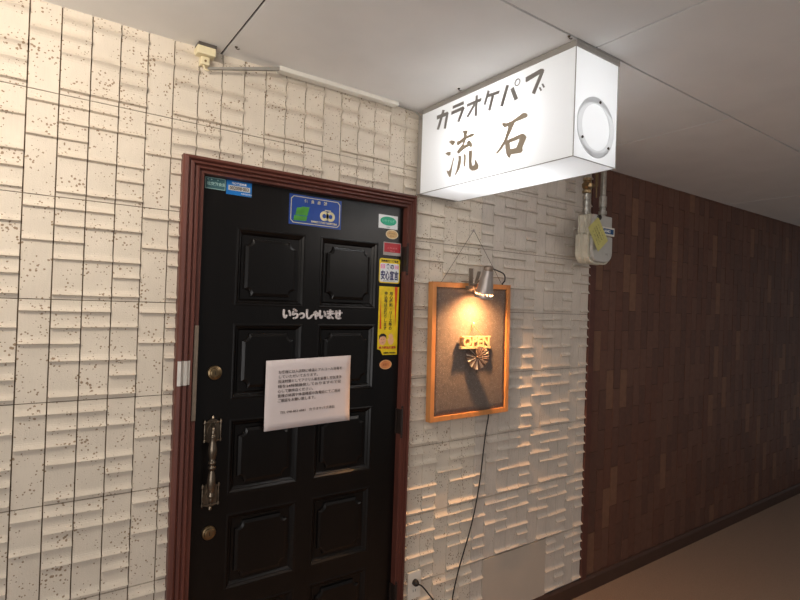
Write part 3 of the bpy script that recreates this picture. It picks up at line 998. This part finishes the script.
# lamps inside
point('sign_tube_light', (1.380, -.33, 2.215), 2.6, (0.98, 0.99, 1.0), .03)
point('sign_tube_light', (1.380, -.50, 2.215), 2.6, (0.98, 0.99, 1.0), .03)
STR = {
 'ka': [[(-0.1361,2.3649),(-0.2014,2.3633),(-0.2086,2.3569),(-0.2044,2.3492),(-0.1369,2.3495)], [(-0.1956,2.3620),(-0.2086,2.3569),(-0.1944,2.2985),(-0.1827,2.3015)], [(-0.1707,2.3794),(-0.1839,2.3742),(-0.1512,2.3055),(-0.1387,2.3087)]],
 'ra': [[(-0.2335,2.3763),(-0.2948,2.3771),(-0.2975,2.3649),(-0.2327,2.3657)], [(-0.2265,2.3563),(-0.2936,2.3581),(-0.3025,2.3493),(-0.2986,2.3441),(-0.2901,2.3448),(-0.2263,2.3441)], [(-0.2896,2.3544),(-0.3025,2.3493),(-0.2739,2.3034),(-0.2624,2.3081)]],
 'o': [[(-0.3153,2.3598),(-0.3919,2.3607),(-0.3901,2.3489),(-0.3158,2.3497)], [(-0.3616,2.3782),(-0.3724,2.3763),(-0.3705,2.3000),(-0.3580,2.3029)], [(-0.3537,2.3514),(-0.3620,2.3448),(-0.3233,2.3067),(-0.3147,2.3133)]],
 'ke': [[(-0.4231,2.3788),(-0.4336,2.3728),(-0.4141,2.3279),(-0.4051,2.3321)], [(-0.4258,2.3631),(-0.4830,2.3595),(-0.4799,2.3492),(-0.4225,2.3520)], [(-0.4449,2.3532),(-0.4563,2.3484),(-0.4408,2.2995),(-0.4285,2.3043)]],
 'pa': [[(-0.5145,2.3684),(-0.5258,2.3634),(-0.5012,2.2969),(-0.4874,2.3022)], [(-0.5338,2.3467),(-0.5479,2.3512),(-0.5700,2.3050),(-0.5552,2.3005)]],
 'bu': [[(-0.6014,2.3656),(-0.6638,2.3725),(-0.6741,2.3689),(-0.6774,2.3627),(-0.6735,2.3538),(-0.6613,2.3573),(-0.6045,2.3488),(-0.6011,2.3520)], [(-0.6617,2.3599),(-0.6758,2.3581),(-0.6422,2.2972),(-0.6295,2.3043)], [(-0.6580,2.3129),(-0.6636,2.3142),(-0.6705,2.3018),(-0.6654,2.3003)], [(-0.6690,2.3207),(-0.6748,2.3218),(-0.6822,2.3083),(-0.6766,2.3070)]],
 'ryu': [[(-0.2161,2.2406),(-0.2309,2.2442),(-0.2506,2.2384),(-0.2535,2.2280),(-0.2410,2.2201)], [(-0.1972,2.1984),(-0.2121,2.2022),(-0.2290,2.1994),(-0.2297,2.1867),(-0.2178,2.1853)], [(-0.2462,2.1763),(-0.2508,2.1668),(-0.2437,2.1450),(-0.2341,2.1022),(-0.2264,2.1016),(-0.2135,2.1196),(-0.2099,2.1301),(-0.2222,2.1250),(-0.2308,2.1320),(-0.2375,2.1501)], [(-0.2962,2.2656),(-0.3232,2.2600),(-0.3253,2.2509),(-0.3156,2.2344),(-0.3033,2.2355),(-0.3026,2.2489)], [(-0.2608,2.2321),(-0.2838,2.2317),(-0.3031,2.2393),(-0.3496,2.2430),(-0.3632,2.2367),(-0.3572,2.2293),(-0.3159,2.2279),(-0.2957,2.2202),(-0.2761,2.2132),(-0.2644,2.2178)], [(-0.2685,2.1946),(-0.2959,2.2144),(-0.3037,2.2278),(-0.3160,2.2256),(-0.3047,2.2068),(-0.3295,2.2086),(-0.3383,2.1973),(-0.3055,2.1915),(-0.2778,2.1804),(-0.2690,2.1842)], [(-0.3208,2.2181),(-0.3372,2.2199),(-0.3497,2.2077),(-0.3535,2.1957),(-0.3452,2.1883),(-0.3373,2.1956),(-0.3325,2.2042),(-0.3223,2.2103)], [(-0.2752,2.1752),(-0.2926,2.1696),(-0.2958,2.1614),(-0.2863,2.1252),(-0.2645,2.1025),(-0.2587,2.1044),(-0.2667,2.1175),(-0.2778,2.1574)], [(-0.3035,2.1768),(-0.3176,2.1719),(-0.3200,2.1563),(-0.3161,2.1252),(-0.3088,2.1254),(-0.3053,2.1405)], [(-0.3325,2.1829),(-0.3527,2.1784),(-0.3534,2.1642),(-0.3511,2.1351),(-0.3556,2.1201),(-0.3662,2.1210),(-0.3685,2.1297),(-0.3651,2.1433),(-0.3734,2.1379),(-0.3891,2.1165),(-0.3881,2.1039),(-0.3726,2.0984),(-0.3538,2.1012),(-0.3398,2.1113),(-0.3363,2.1268)]],
 'seki': [[(-0.4985,2.2411),(-0.5080,2.2404),(-0.5199,2.2348),(-0.5428,2.2356),(-0.5933,2.2490),(-0.6063,2.2467),(-0.6152,2.2386),(-0.6134,2.2315),(-0.6027,2.2297),(-0.5679,2.2280),(-0.5320,2.2214),(-0.5182,2.2204),(-0.5112,2.2205),(-0.5013,2.2317)], [(-0.5296,2.2244),(-0.5590,2.2259),(-0.5486,2.2076),(-0.5315,2.1810),(-0.5162,2.1605),(-0.4981,2.1455),(-0.4818,2.1368),(-0.4720,2.1407),(-0.4905,2.1559),(-0.5109,2.1756),(-0.5236,2.2036)], [(-0.5294,2.1764),(-0.5392,2.1621),(-0.5424,2.1409),(-0.5477,2.1244),(-0.5415,2.1104),(-0.5345,2.1136),(-0.5247,2.1276),(-0.5162,2.1605)], [(-0.5317,2.1758),(-0.5940,2.1811),(-0.6028,2.1773),(-0.6141,2.1646),(-0.6101,2.1573),(-0.5961,2.1340),(-0.5987,2.1235),(-0.5924,2.1172),(-0.5479,2.1210),(-0.5424,2.1409),(-0.5696,2.1383),(-0.5838,2.1652),(-0.5369,2.1626)]],
}
SC = (.5, .88)


def strokes(keys, name, m):
    bm = bmesh.new()
    i = 0
    for k in keys:
        for pl in STR[k]:
            i += 1
            t = .0016 + .00006 * (i % 9)
            a_ = [bm.verts.new((SX0 - t, y, z)) for y, z in pl]
            b_ = [bm.verts.new((SX0 - .0001, y, z)) for y, z in pl]
            q = len(pl)
            bm.faces.new(a_); bm.faces.new(b_[::-1])
            for j in range(q):
                bm.faces.new((a_[j], b_[j], b_[(j + 1) % q], a_[(j + 1) % q]))
    if 'pa' in keys:
        ou = [(y, z) for y, z in ellipse(-.5647, 2.3612, .0125, .0125, 24)]
        inn = [(y, z) for y, z in ellipse(-.5647, 2.3612, .0092, .0092, 24)]
        A = [[bm.verts.new((x, y, z)) for y, z in P] for P in (ou, inn) for x in (SX0 - .0016, SX0 - .0001)]
        for k in range(24):
            j = (k + 1) % 24
            bm.faces.new((A[0][k], A[0][j], A[2][j], A[2][k]))
            bm.faces.new((A[0][k], A[1][k], A[1][j], A[0][j]))
            bm.faces.new((A[2][k], A[2][j], A[3][j], A[3][k]))
    part(name, bm, m, sign)


for k_ in ('ka', 'ra', 'o', 'ke', 'pa', 'bu'):
    strokes((k_,), 'upper_character', GREYL)
strokes(('ryu',), 'large_character', TAUPE)
strokes(('seki',), 'large_character', TAUPE)

# ------------------------------------------------------------------ hanging board with lamp
ang = radians(-.9)
PXc, PZc = 1.645, 1.4045
PW, PH = .475, .603
YB, YF = -.014, -.045
board = tag(empty('hanging_board', (PXc, -.02, PZc)), 'pine-framed dark glitter board hanging on a string from a nail in the white wall', 'board')
fwid = .022


def rotb(bm, a=ang):
    c, s_ = cos(-a), sin(-a)
    for v in bm.verts:
        x, z = v.co.x - PXc, v.co.z - PZc
        v.co.x, v.co.z = PXc + x * c - z * s_, PZc + x * s_ + z * c
    return bm


X0b, X1b, Z0b, Z1b = PXc - PW / 2, PXc + PW / 2, PZc - PH / 2, PZc + PH / 2
for (a0, a1, b0, b1) in ((X0b, X0b + fwid, Z0b, Z1b), (X1b - fwid, X1b, Z0b, Z1b), (X0b + fwid, X1b - fwid, Z0b, Z0b + fwid), (X0b + fwid, X1b - fwid, Z1b - fwid, Z1b)):
    part('frame_bar', rotb(B(a0, a1, YF, YB, b0, b1)), PINE, board, bevel=.0015)
FY = -.036
bm = bmesh.new()
N = 20
V = [[bm.verts.new((X0b + fwid * .9 + (PW - fwid * 1.8) * i / N, FY - .0022 * (abs(sin(i * 1.1 + j * .8)) ** 6) * (1 if (j < 3 and (i < 4 or i > 15)) else 0), Z0b + fwid * .9 + (PH - fwid * 1.8) * j / N)) for i in range(N + 1)] for j in range(N + 1)]
for j in range(N):
    for i in range(N):
        bm.faces.new((V[j][i], V[j][i + 1], V[j + 1][i + 1], V[j + 1][i]))
fo = part('felt_panel', rotb(bm), FELT, board, smooth=True)
md = fo.modifiers.new('solid', 'SOLIDIFY'); md.thickness = .008; md.offset = -1
NX, NZ = 1.652, 1.949
bm = bmesh.new()
tube(bm, [(1.470, -.016, 1.700), (NX - .001, -.019, NZ)], .0011, 6, smooth=False)
tube(bm, [(NX + .001, -.019, NZ), (1.852, -.016, 1.706)], .0011, 6, smooth=False)
part('hanging_string', bm, mat('grey_string', (112, 100, 84), .8), board)
bm = bmesh.new()
lathe(bm, [(.0015, -.004), (.0015, .018), (.0055, .019), (.0062, .021), (.004, .024), (.0003, .025)], (NX, .002, NZ), (0, -1, 0), 12)
tag(obj('nail', bm, STEEL), 'small round-headed nail in the white wall holding the string of the board', 'nail')

# clip lamp
T = Vector((1.6245, -.148, 1.760)); Bt = Vector((1.631, -.118, 1.6425))
ax = (Bt - T).normalized(); Ls = (Bt - T).length
lamp = tag(empty('clip_lamp', tuple(T)), 'grey metal clip-on spot lamp glowing warm at the top edge of the framed board', 'lamp')
n = 30
holes = lambda i, k: i == 7 and k % 2 == 0
bm = bmesh.new()
pr = [(.0235, 0), (.0235, .004), (.0250, .022), (.0268, .030), (.0302, .050), (.0345, .076), (.0380, .0965), (.0388, .0985), (.0399, .1060), (.0412, .1145), (.0420, Ls)]
lathe(bm, pr, T, ax, n, cap=False, skip=holes)
sh = part('lamp_shade', bm, STEEL, lamp, smooth=True)
md = sh.modifiers.new('solid', 'SOLIDIFY'); md.thickness = .0012; md.offset = -1
bm = bmesh.new()
lathe(bm, [(.0206, 0), (.0206, -.010), (.017, -.017), (.010, -.020), (.0005, -.021)], T, ax, 20, cap=False)
lathe(bm, [(.014, .0), (.014, .050), (.016, .055), (.0005, .056)], T, ax, 16, cap=True)
part('socket_cap', bm, mat('warm_grey_metal', (150, 132, 118), .4, metal=.6), lamp, smooth=False)
bc = T + ax * .068
bm = bmesh.new()
lathe(bm, [(.007, -.034), (.009, -.026), (.015, -.012), (.0175, 0), (.0165, .010), (.011, .018), (.0005, .0215)], bc, ax, 18, cap=False)
part('bulb', bm, emission('glowing_bulb', (255, 196, 110), 14), lamp, smooth=True)
pl = point('bulb_light', tuple(T + ax * .1035), 3.2, (1.0, 0.50, 0.20), .011)
sl = bpy.data.lights.new('reflector_beam', 'SPOT')
sl.energy = 32; sl.color = (1.0, 0.50, 0.20); sl.spot_size = radians(165); sl.spot_blend = 1.0; sl.shadow_soft_size = .011
slo = bpy.data.objects.new('reflector_beam', sl)
slo.location = T + ax * .104
slo.rotation_euler = Vector((0.02, -0.22, -1)).to_track_quat('-Z', 'Y').to_euler()
COL.objects.link(slo)
# clip behind the shade gripping the top bar, and its arm
bm = bmesh.new()
box(bm, 1.592, 1.616, -.064, -.060, 1.672, 1.771)
box(bm, 1.592, 1.616, -.074, -.060, 1.700, 1.704)
part('clip_jaw', bm, CLIPM, lamp, bevel=.001)
bm = bmesh.new()
q0 = Vector((1.628, -.060, 1.676)); q1 = Vector((1.648, -.068, 1.760))
u = (q1 - q0).normalized(); sdir = Vector((1, 0, 0))
for a_, b_ in ((q0, q1),):
    w_ = .009; tt = Vector((0, .002, 0))
    P = [a_ - sdir * w_, a_ + sdir * w_, b_ + sdir * w_, b_ - sdir * w_]
    v1 = [bm.verts.new(p - tt) for p in P]; v2 = [bm.verts.new(p + tt) for p in P]
    bm.faces.new(v1); bm.faces.new(v2[::-1])
    for k in range(4):
        bm.faces.new((v1[k], v2[k], v2[(k + 1) % 4], v1[(k + 1) % 4]))
part('clip_lever', bm, CLIPM, lamp, bevel=.0008)
bm = bmesh.new()
tube(bm, [(1.606, -.064, 1.700), (1.615, -.072, 1.698), (1.632, -.078, 1.712), T + ax * .035 + Vector((0, .012, 0))], .0045, 8)
tube(bm, [(1.592, -.048, 1.684), (1.590, -.072, 1.674), (1.608, -.080, 1.680)], .003, 8)
lathe(bm, [(.006, -.008), (.006, .008)], (1.618, -.066, 1.700), (1, 0, 0), 12)
box(bm, 1.588, 1.622, -.062, -.0455, 1.680, 1.692)
box(bm, 1.592, 1.618, -.062, -.012, 1.7095, 1.7135)
part('clip_arm', bm, CLIPM, lamp)

# OPEN plaque
osg = tag(empty('open_plaque', (1.64, -.05, 1.41)), 'small pale wooden plaque with cut-out letters OPEN hanging on the dark board', 'sign')
OX0, OX1 = 1.566, 1.735
bm = bmesh.new()
text_into(bm, 'OPEN', .058, OX0 + .004, 1.4255, -.058, thick=.012, bold=.0022, width=OX1 - OX0 - .008)
part('letters', bm, WOODC, osg)
part('base_strip', B(OX0 - .006, OX1 + .003, -.064, -.046, 1.413, 1.424), WOODC, osg, bevel=.001)
part('top_strip', B(OX0 - .004, OX1 + .002, -.0645, -.054, 1.4640, 1.4695), WOODC, osg, bevel=.001)
part('back_strip', B(OX0 - .004, OX1 + .002, -.0515, -.0475, 1.420, 1.468), mat('darker_wood', (176, 132, 84), .7), osg)
bm = bmesh.new()
tube(bm, [(1.600, -.058, 1.468), (1.640, -.048, 1.517)], .0010, 6, smooth=False)
tube(bm, [(1.692, -.058, 1.468), (1.642, -.048, 1.517)], .0010, 6, smooth=False)
part('string', bm, mat('tan_string', (170, 120, 70), .8), osg)
bm = bmesh.new()
lathe(bm, [(.001, 0), (.001, .010), (.0035, .011), (.0035, .014), (.0005, .015)], (1.641, -.037, 1.518), (0, -1, 0), 10)
lathe(bm, [(.003, 0), (.006, .004), (.003, .008)], (1.641, -.047, 1.522), (0, 0, 1), 8)
tag(obj('push_pin', bm, BRASS), 'small pin in the dark board above the pale plaque', 'pin')
# pleated rosette
bm = bmesh.new()
cx, cz_, R_ = 1.655, 1.374, .052
N = 44
inner = [bm.verts.new((cx + .006 * cos(2 * pi * k / N), -.052 - (.004 if k % 2 else 0), cz_ + .006 * sin(2 * pi * k / N))) for k in range(N)]
outer = []
for k in range(N):
    t = 2 * pi * k / N
    rr_ = R_ * (1 + .06 * sin(3 * t))
    outer.append(bm.verts.new((cx + rr_ * cos(t), -.050 - (.011 if k % 2 else 0), cz_ + rr_ * sin(t))))
for k in range(N):
    j = (k + 1) % N
    bm.faces.new((inner[k], outer[k], outer[j], inner[j])).material_index = 1 if k % 4 == 0 else 0
ca_, sa_ = cos(radians(-24)), sin(radians(-24))
for v in bm.verts:
    dx_, dy_ = v.co.x - cx, v.co.y + .062
    v.co.x, v.co.y = cx + dx_ * ca_ - dy_ * sa_, -.071 + dx_ * sa_ + dy_ * ca_
ro = obj('rosette', bm, [mat('dark_pleated_foil', (112, 94, 84), .45, metal=.2, vary=.3), mat('silver_pleated_foil', (214, 204, 192), .4, metal=.3)])
md = ro.modifiers.new('solid', 'SOLIDIFY'); md.thickness = .0012; md.offset = 0
tag(ro, 'round dark pleated fan rosette hanging just under the pale plaque', 'ornament')
bm = bmesh.new(); lathe(bm, [(.005, -.002), (.006, .004), (.004, .008), (.0005, .009)], (cx, -.062, cz_), (0, -1, 0), 14)
part('centre_button', bm, mat('brown_button', (120, 100, 84), .5), ro)
bm = bmesh.new()
tube(bm, [(cx - .004, -.050, 1.412), (cx, -.052, cz_ + .01)], .001, 6, smooth=False)
tube(bm, [(cx + .004, -.052, cz_ - .006), (cx + .012, -.050, 1.345), (cx + .016, -.047, 1.318), (cx + .022, -.045, 1.300)], .0012, 6)
part('thread', bm, BLACK, ro)

# ------------------------------------------------------------------ cords, outlet
bm = bmesh.new()
tube(bm, [(1.668, -.112, 1.770), (1.715, -.080, 1.776), (1.785, -.045, 1.773), (1.845, -.030, 1.760), (1.856, -.026, 1.730), (1.853, -.009, 1.690),
          (1.830, -.006, 1.45), (1.790, -.008, 1.14), (1.783, -.020, 1.090), (1.770, -.020, 1.02), (1.760, -.018, .93), (1.745, -.018, .80), (1.718, -.018, .665), (1.690, -.018, .57), (1.660, -.018, .490),
          (1.625, -.018, .395), (1.600, -.018, .30), (1.592, -.020, .24), (1.575, -.022, .17), (1.545, -.028, .140), (1.515, -.030, .20), (1.490, -.030, .300), (1.445, -.034, .362), (1.408, -.036, .405), (1.388, -.034, .418)], .0032, 8)
cord = tag(obj('power_cord', bm, BLACK, smooth=True), 'thin black cord running down the white wall from the board to the outlet', 'cord')
bm = bmesh.new()
lathe(bm, [(.0135, 0), (.0135, .012), (.011, .018), (.006, .024), (.0005, .025)], (1.384, -.0135, .4195), (0, -1, 0), 16)
part('plug', bm, BLACK, cord)
bm = bmesh.new()
prism(bm, rounded(1.3500, 1.4180, .349, .464, .004), -.0135, -.0035)
out = tag(obj('wall_outlet', bm, WHITEP, bevel=.0015), 'white wall outlet plate low beside the right side of the door frame', 'outlet')
for dx in (-.006, .006):
    part('socket_slot', B(1.384 + dx - .001, 1.384 + dx + .001, -.0139, -.0134, .378, .388), BLACK, out)

# ------------------------------------------------------------------ ceiling corner fittings
jb = tag(empty('junction_box', (.44, -.02, 2.39)), 'yellowed junction box under the ceiling above the left corner of the door', 'junction box')
part('box_body', B(.4130, .4700, -.048, -.0005, 2.380, 2.4060), CREAMP, jb, bevel=.002)
part('box_lid', B(.4150, .4720, -.0495, -.0005, 2.4061, 2.4159), mat('dark_grey_plastic', (84, 78, 72), .6), jb, bevel=.001)
part('lower_socket', B(.4290, .4560, -.030, -.0005, 2.354, 2.3799), CREAMP, jb, bevel=.002)
bm = bmesh.new()
lathe(bm, [(.0035, 0), (.0035, .002), (.0005, .0025)], (.4425, -.030, 2.366), (0, -1, 0), 10)
part('screw', bm, BRASS, jb)
bm = bmesh.new()
tube(bm, [(.440, -.020, 2.355), (.444, -.022, 2.342), (.454, -.022, 2.341), (.458, -.020, 2.348)], .0030, 8)
tag(obj('wire', bm, CREAMP), 'short looped cream wire below the yellowed junction box', 'wire')
bm = bmesh.new()
for q0_, q1_ in (((.452, -.024, 2.3455), (.686, -.047, 2.4045)),):
    A_ = [bm.verts.new((q0_[0], q0_[1] + dy, q0_[2] + dz)) for dy, dz in ((-.004, -.003), (.006, -.003), (.006, .003), (-.004, .003))]
    B_ = [bm.verts.new((q1_[0], q1_[1] + dy, q1_[2] + dz)) for dy, dz in ((-.004, -.006), (.010, -.006), (.010, .006), (-.004, .006))]
    bm.faces.new(A_); bm.faces.new(B_[::-1])
    for k in range(4):
        bm.faces.new((A_[k], B_[k], B_[(k + 1) % 4], A_[(k + 1) % 4]))
tag(obj('cable_duct', bm, GREYP), 'grey flat cable duct slanting up to the ceiling right of the yellowed junction box', 'cable duct')
bm = bmesh.new()
prism(bm, [(.686, 2.3985), (1.192, 2.3985), (1.192, 2.4155), (.686, 2.4155)], -.052, -.018)
tag(obj('cable_cover', bm, WHITEP, bevel=.003), 'long white cable cover strip in the corner of wall and ceiling', 'cable cover')
bm = bmesh.new()
tube(bm, [(1.192, -.030, 2.408), (1.255, -.025, 2.407), (1.30, -.03, 2.400), (1.330, -.026, 2.37), (1.34, -.016, 2.355)], .0035, 8)
tag(obj('wire', bm, GREYP), 'grey wire between the white cable cover and the lit sign', 'wire')
for (hx, hy), lb in (((.523, -.085), 'small bent hook in the ceiling beside the seam near the yellowed junction box'),
                     ((1.291, -.30), 'small hook in the ceiling beside the left end of the lit sign'),
                     ((1.289, -.795), 'small hook in the ceiling by the outer corner of the lit sign')):
    bm = bmesh.new()
    tube(bm, [(hx, hy, CEILZ), (hx, hy, CEILZ - .006), (hx + .006, hy - .002, CEILZ - .008), (hx + .010, hy - .003, CEILZ - .005)], .0013, 6)
    lathe(bm, [(.005, 0), (.004, .003), (.0005, .004)], (hx, hy, CEILZ), (0, 0, -1), 8)
    tag(obj('ceiling_hook', bm, DARKM), lb, 'hook')

# ------------------------------------------------------------------ gas meter and pipes
MX0, MX1, MY0, MY1 = 2.345, 2.530, -.155, -.050
MZ0, MZ1 = 1.850, 2.105
MET = mat('meter_cream_paint', (206, 200, 182), .5, vary=.04)
METG = mat('meter_grey_paint', (184, 182, 176), .5, vary=.04)
meter = tag(empty('gas_meter', (2.43, -.1, MZ0)), 'cream and grey gas meter on the wall where white tiles meet brown tiles', 'gas meter')
bm = bmesh.new()


def meter_outline(ins=0.0):
    x0, x1, z0, z1 = MX0 + ins, MX1 - ins, MZ0 + ins, MZ0 + .150 - ins
    r = .055
    pts = [(x0, z1), (x0, z0 + r)]
    pts += [(x0 + r - r * cos(radians(t)), z0 + r - r * sin(radians(t))) for t in range(15, 91, 15)]
    pts += [(x1 - r + r * sin(radians(t)), z0 + r - r * cos(radians(t))) for t in range(0, 91, 15)]
    pts += [(x1, z1)]
    return pts


prism(bm, meter_outline(), -.128, -.052)
part('lower_case', bm, MET, meter, bevel=.004)
bm = bmesh.new(); prism(bm, meter_outline(-.004), -.134, -.1285)
prism(bm, meter_outline(-.004), -.096, -.090)
part('case_flange', bm, MET, meter, bevel=.001)
bm = bmesh.new(); prism(bm, meter_outline(.006), MY0, -.134)
part('front_cover', bm, METG, meter, bevel=.006)
bm = bmesh.new(); box(bm, MX0 + .010, MX1 - .006, MY0 + .022, -.055, MZ0 + .150, MZ1)
part('upper_case', bm, MET, meter, bevel=.008)
bm = bmesh.new(); box(bm, MX0 + .014, MX1 - .008, MY0 + .004, MY0 + .023, MZ0 + .150, MZ1 - .004)
part('upper_front', bm, METG, meter, bevel=.006)
for y in (-.118, -.08, -.06):
    bm = bmesh.new(); box(bm, MX0 - .003, MX0 + .002, y - .004, y + .004, MZ0 + .055, MZ0 + .148)
    part('side_rib', bm, MET, meter, bevel=.0015)
for y in (-.126, -.100, -.068):
    bm = bmesh.new(); box(bm, MX0 + .004, MX0 + .012, y - .004, y + .004, MZ0 + .153, MZ1 - .008)
    part('upper_rib', bm, MET, meter, bevel=.0015)
bm = bmesh.new(); box(bm, MX0 + .060, MX1 - .010, MY0 - .012, MY0 + .006, 1.996, 2.040)
dsp = part('counter_housing', bm, WHITEP, meter, bevel=.002)
bm = bmesh.new(); box(bm, MX0 + .075, MX1 - .020, MY0 - .0135, MY0 - .0122, 2.005, 2.031)
part('counter_window', bm, mat('counter_blue', (52, 88, 130), .2), dsp)
bm = bmesh.new()
text_into(bm, '00482', .022, MX0 + .082, 2.011, MY0 - .0137, bold=.0003)
part('counter_digits', bm, PRW, dsp)
bm = bmesh.new(); lathe(bm, [(.013, 0), (.013, .010), (.009, .014), (.0005, .015)], (MX0 + .055, MY0 + .005, 2.085), (0, -1, 0), 14)
part('reset_button', bm, BLACK, meter)
bm = bmesh.new(); text_into(bm, 'LPG', .014, MX1 - .070, 1.895, MY0 - .0003, bold=.0002)
part('small_print', bm, GREYP, meter)
for x, y in ((MX0 + .002, -.131), (MX0 + .04, -.131), (MX0 + .002, -.093), (MX0 + .03, -.093), (MX1 - .05, -.131)):
    bm = bmesh.new(); lathe(bm, [(.006, -.007), (.006, .007)], (x, y, MZ0 + .006 + (.02 if x < MX0 + .01 else 0)), (0, 1, 0), 6)
    part('bolt', bm, MET, meter)
# tag
bm = bmesh.new()
tc_ = Vector((2.362, MY0 - .022, 1.992))
a0 = radians(-52)
w2, h2 = .072, .052
co = [(-w2, -h2), (w2, -h2), (w2, h2), (-w2 + .008, h2), (-w2, h2 - .008)]
pts = [(tc_.x + x * cos(a0) - z * sin(a0), tc_.z + x * sin(a0) + z * cos(a0)) for x, z in co]
prism(bm, pts, tc_.y - .0008, tc_.y)
tg = tag(obj('paper_tag', bm, mat('yellow_tag', (198, 192, 118), .7, vary=.05)), 'yellow diamond-turned paper tag hanging on the front of the gas meter', 'tag')
bm = bmesh.new()
for i, t in enumerate(('ガスメーター', '使用の際は必ず', '元栓を確認して', 'ください')):
    bx, bz = -.046, .022 - i * .018
    text_into(bm, t, .0125, tc_.x + bx * cos(a0) - bz * sin(a0), tc_.z + bx * sin(a0) + bz * cos(a0), tc_.y - .001, rot=a0, width=.088)
part('printed_text', bm, mat('olive_ink', (128, 116, 70), .7), tg)
bm = bmesh.new(); tube(bm, [(pts[4][0] + .006, tc_.y, pts[4][1] - .008), (2.360, -.166, 2.070), (2.385, -.158, 2.086)], .0012, 6)
part('tag_string', bm, WHITEP, tg)

PXA, PXB, PY = 2.367, 2.508, -.100
bm = bmesh.new()
lathe(bm, [(.016, 2.104), (.016, 2.112), (.021, 2.113), (.021, 2.130), (.0165, 2.131), (.0165, 2.150), (.021, 2.151), (.021, 2.172), (.017, 2.174), (.017, 2.182), (.0215, 2.183),
           (.0215, 2.200), (.0165, 2.202), (.0165, 2.212)], (PXA, PY, 0), (0, 0, 1), 14)
pipe = tag(obj('gas_pipe', bm, CHROME), 'left gas pipe with a brass stopcock rising from the gas meter', 'pipe')
bm = bmesh.new()
lathe(bm, [(.0165, 2.212), (.024, 2.214), (.024, 2.228), (.018, 2.232), (.026, 2.246), (.027, 2.262), (.018, 2.276), (.023, 2.280), (.023, 2.292), (.016, 2.294)], (PXA, PY, 0), (0, 0, 1), 8)
tube(bm, [(PXA - .03, PY - .01, 2.256), (PXA + .035, PY - .01, 2.256)], .012, 8, smooth=False)
part('stopcock', bm, BRASS, pipe)
bm = bmesh.new(); lathe(bm, [(.013, 2.294), (.013, CEILZ - .0005)], (PXA, PY, 0), (0, 0, 1), 14)
part('upper_pipe', bm, CHROME, pipe)
bm = bmesh.new()
lathe(bm, [(.016, 2.104), (.016, 2.118), (.022, 2.120), (.022, 2.138), (.016, 2.140), (.016, 2.158), (.0205, 2.160), (.0205, 2.215), (.0165, 2.218), (.0150, 2.222), (.0150, CEILZ - .0005)], (PXB, PY, 0), (0, 0, 1), 16)
tag(obj('gas_pipe', bm, CHROME), 'right gas pipe, plain and straight, rising from the gas meter', 'pipe')
bm = bmesh.new()
box(bm, 2.436, 2.452, -.108, -.098, 2.262, 2.330)
box(bm, 2.440, 2.448, -.106, -.100, 2.200, 2.262)
tube(bm, [(2.444, -.103, 2.315), (2.444, -.103, CEILZ)], .0025, 6, smooth=False)
tag(obj('valve_key', bm, BRASS, bevel=.002), 'flat yellowish valve key hanging between the two gas pipes', 'valve key')
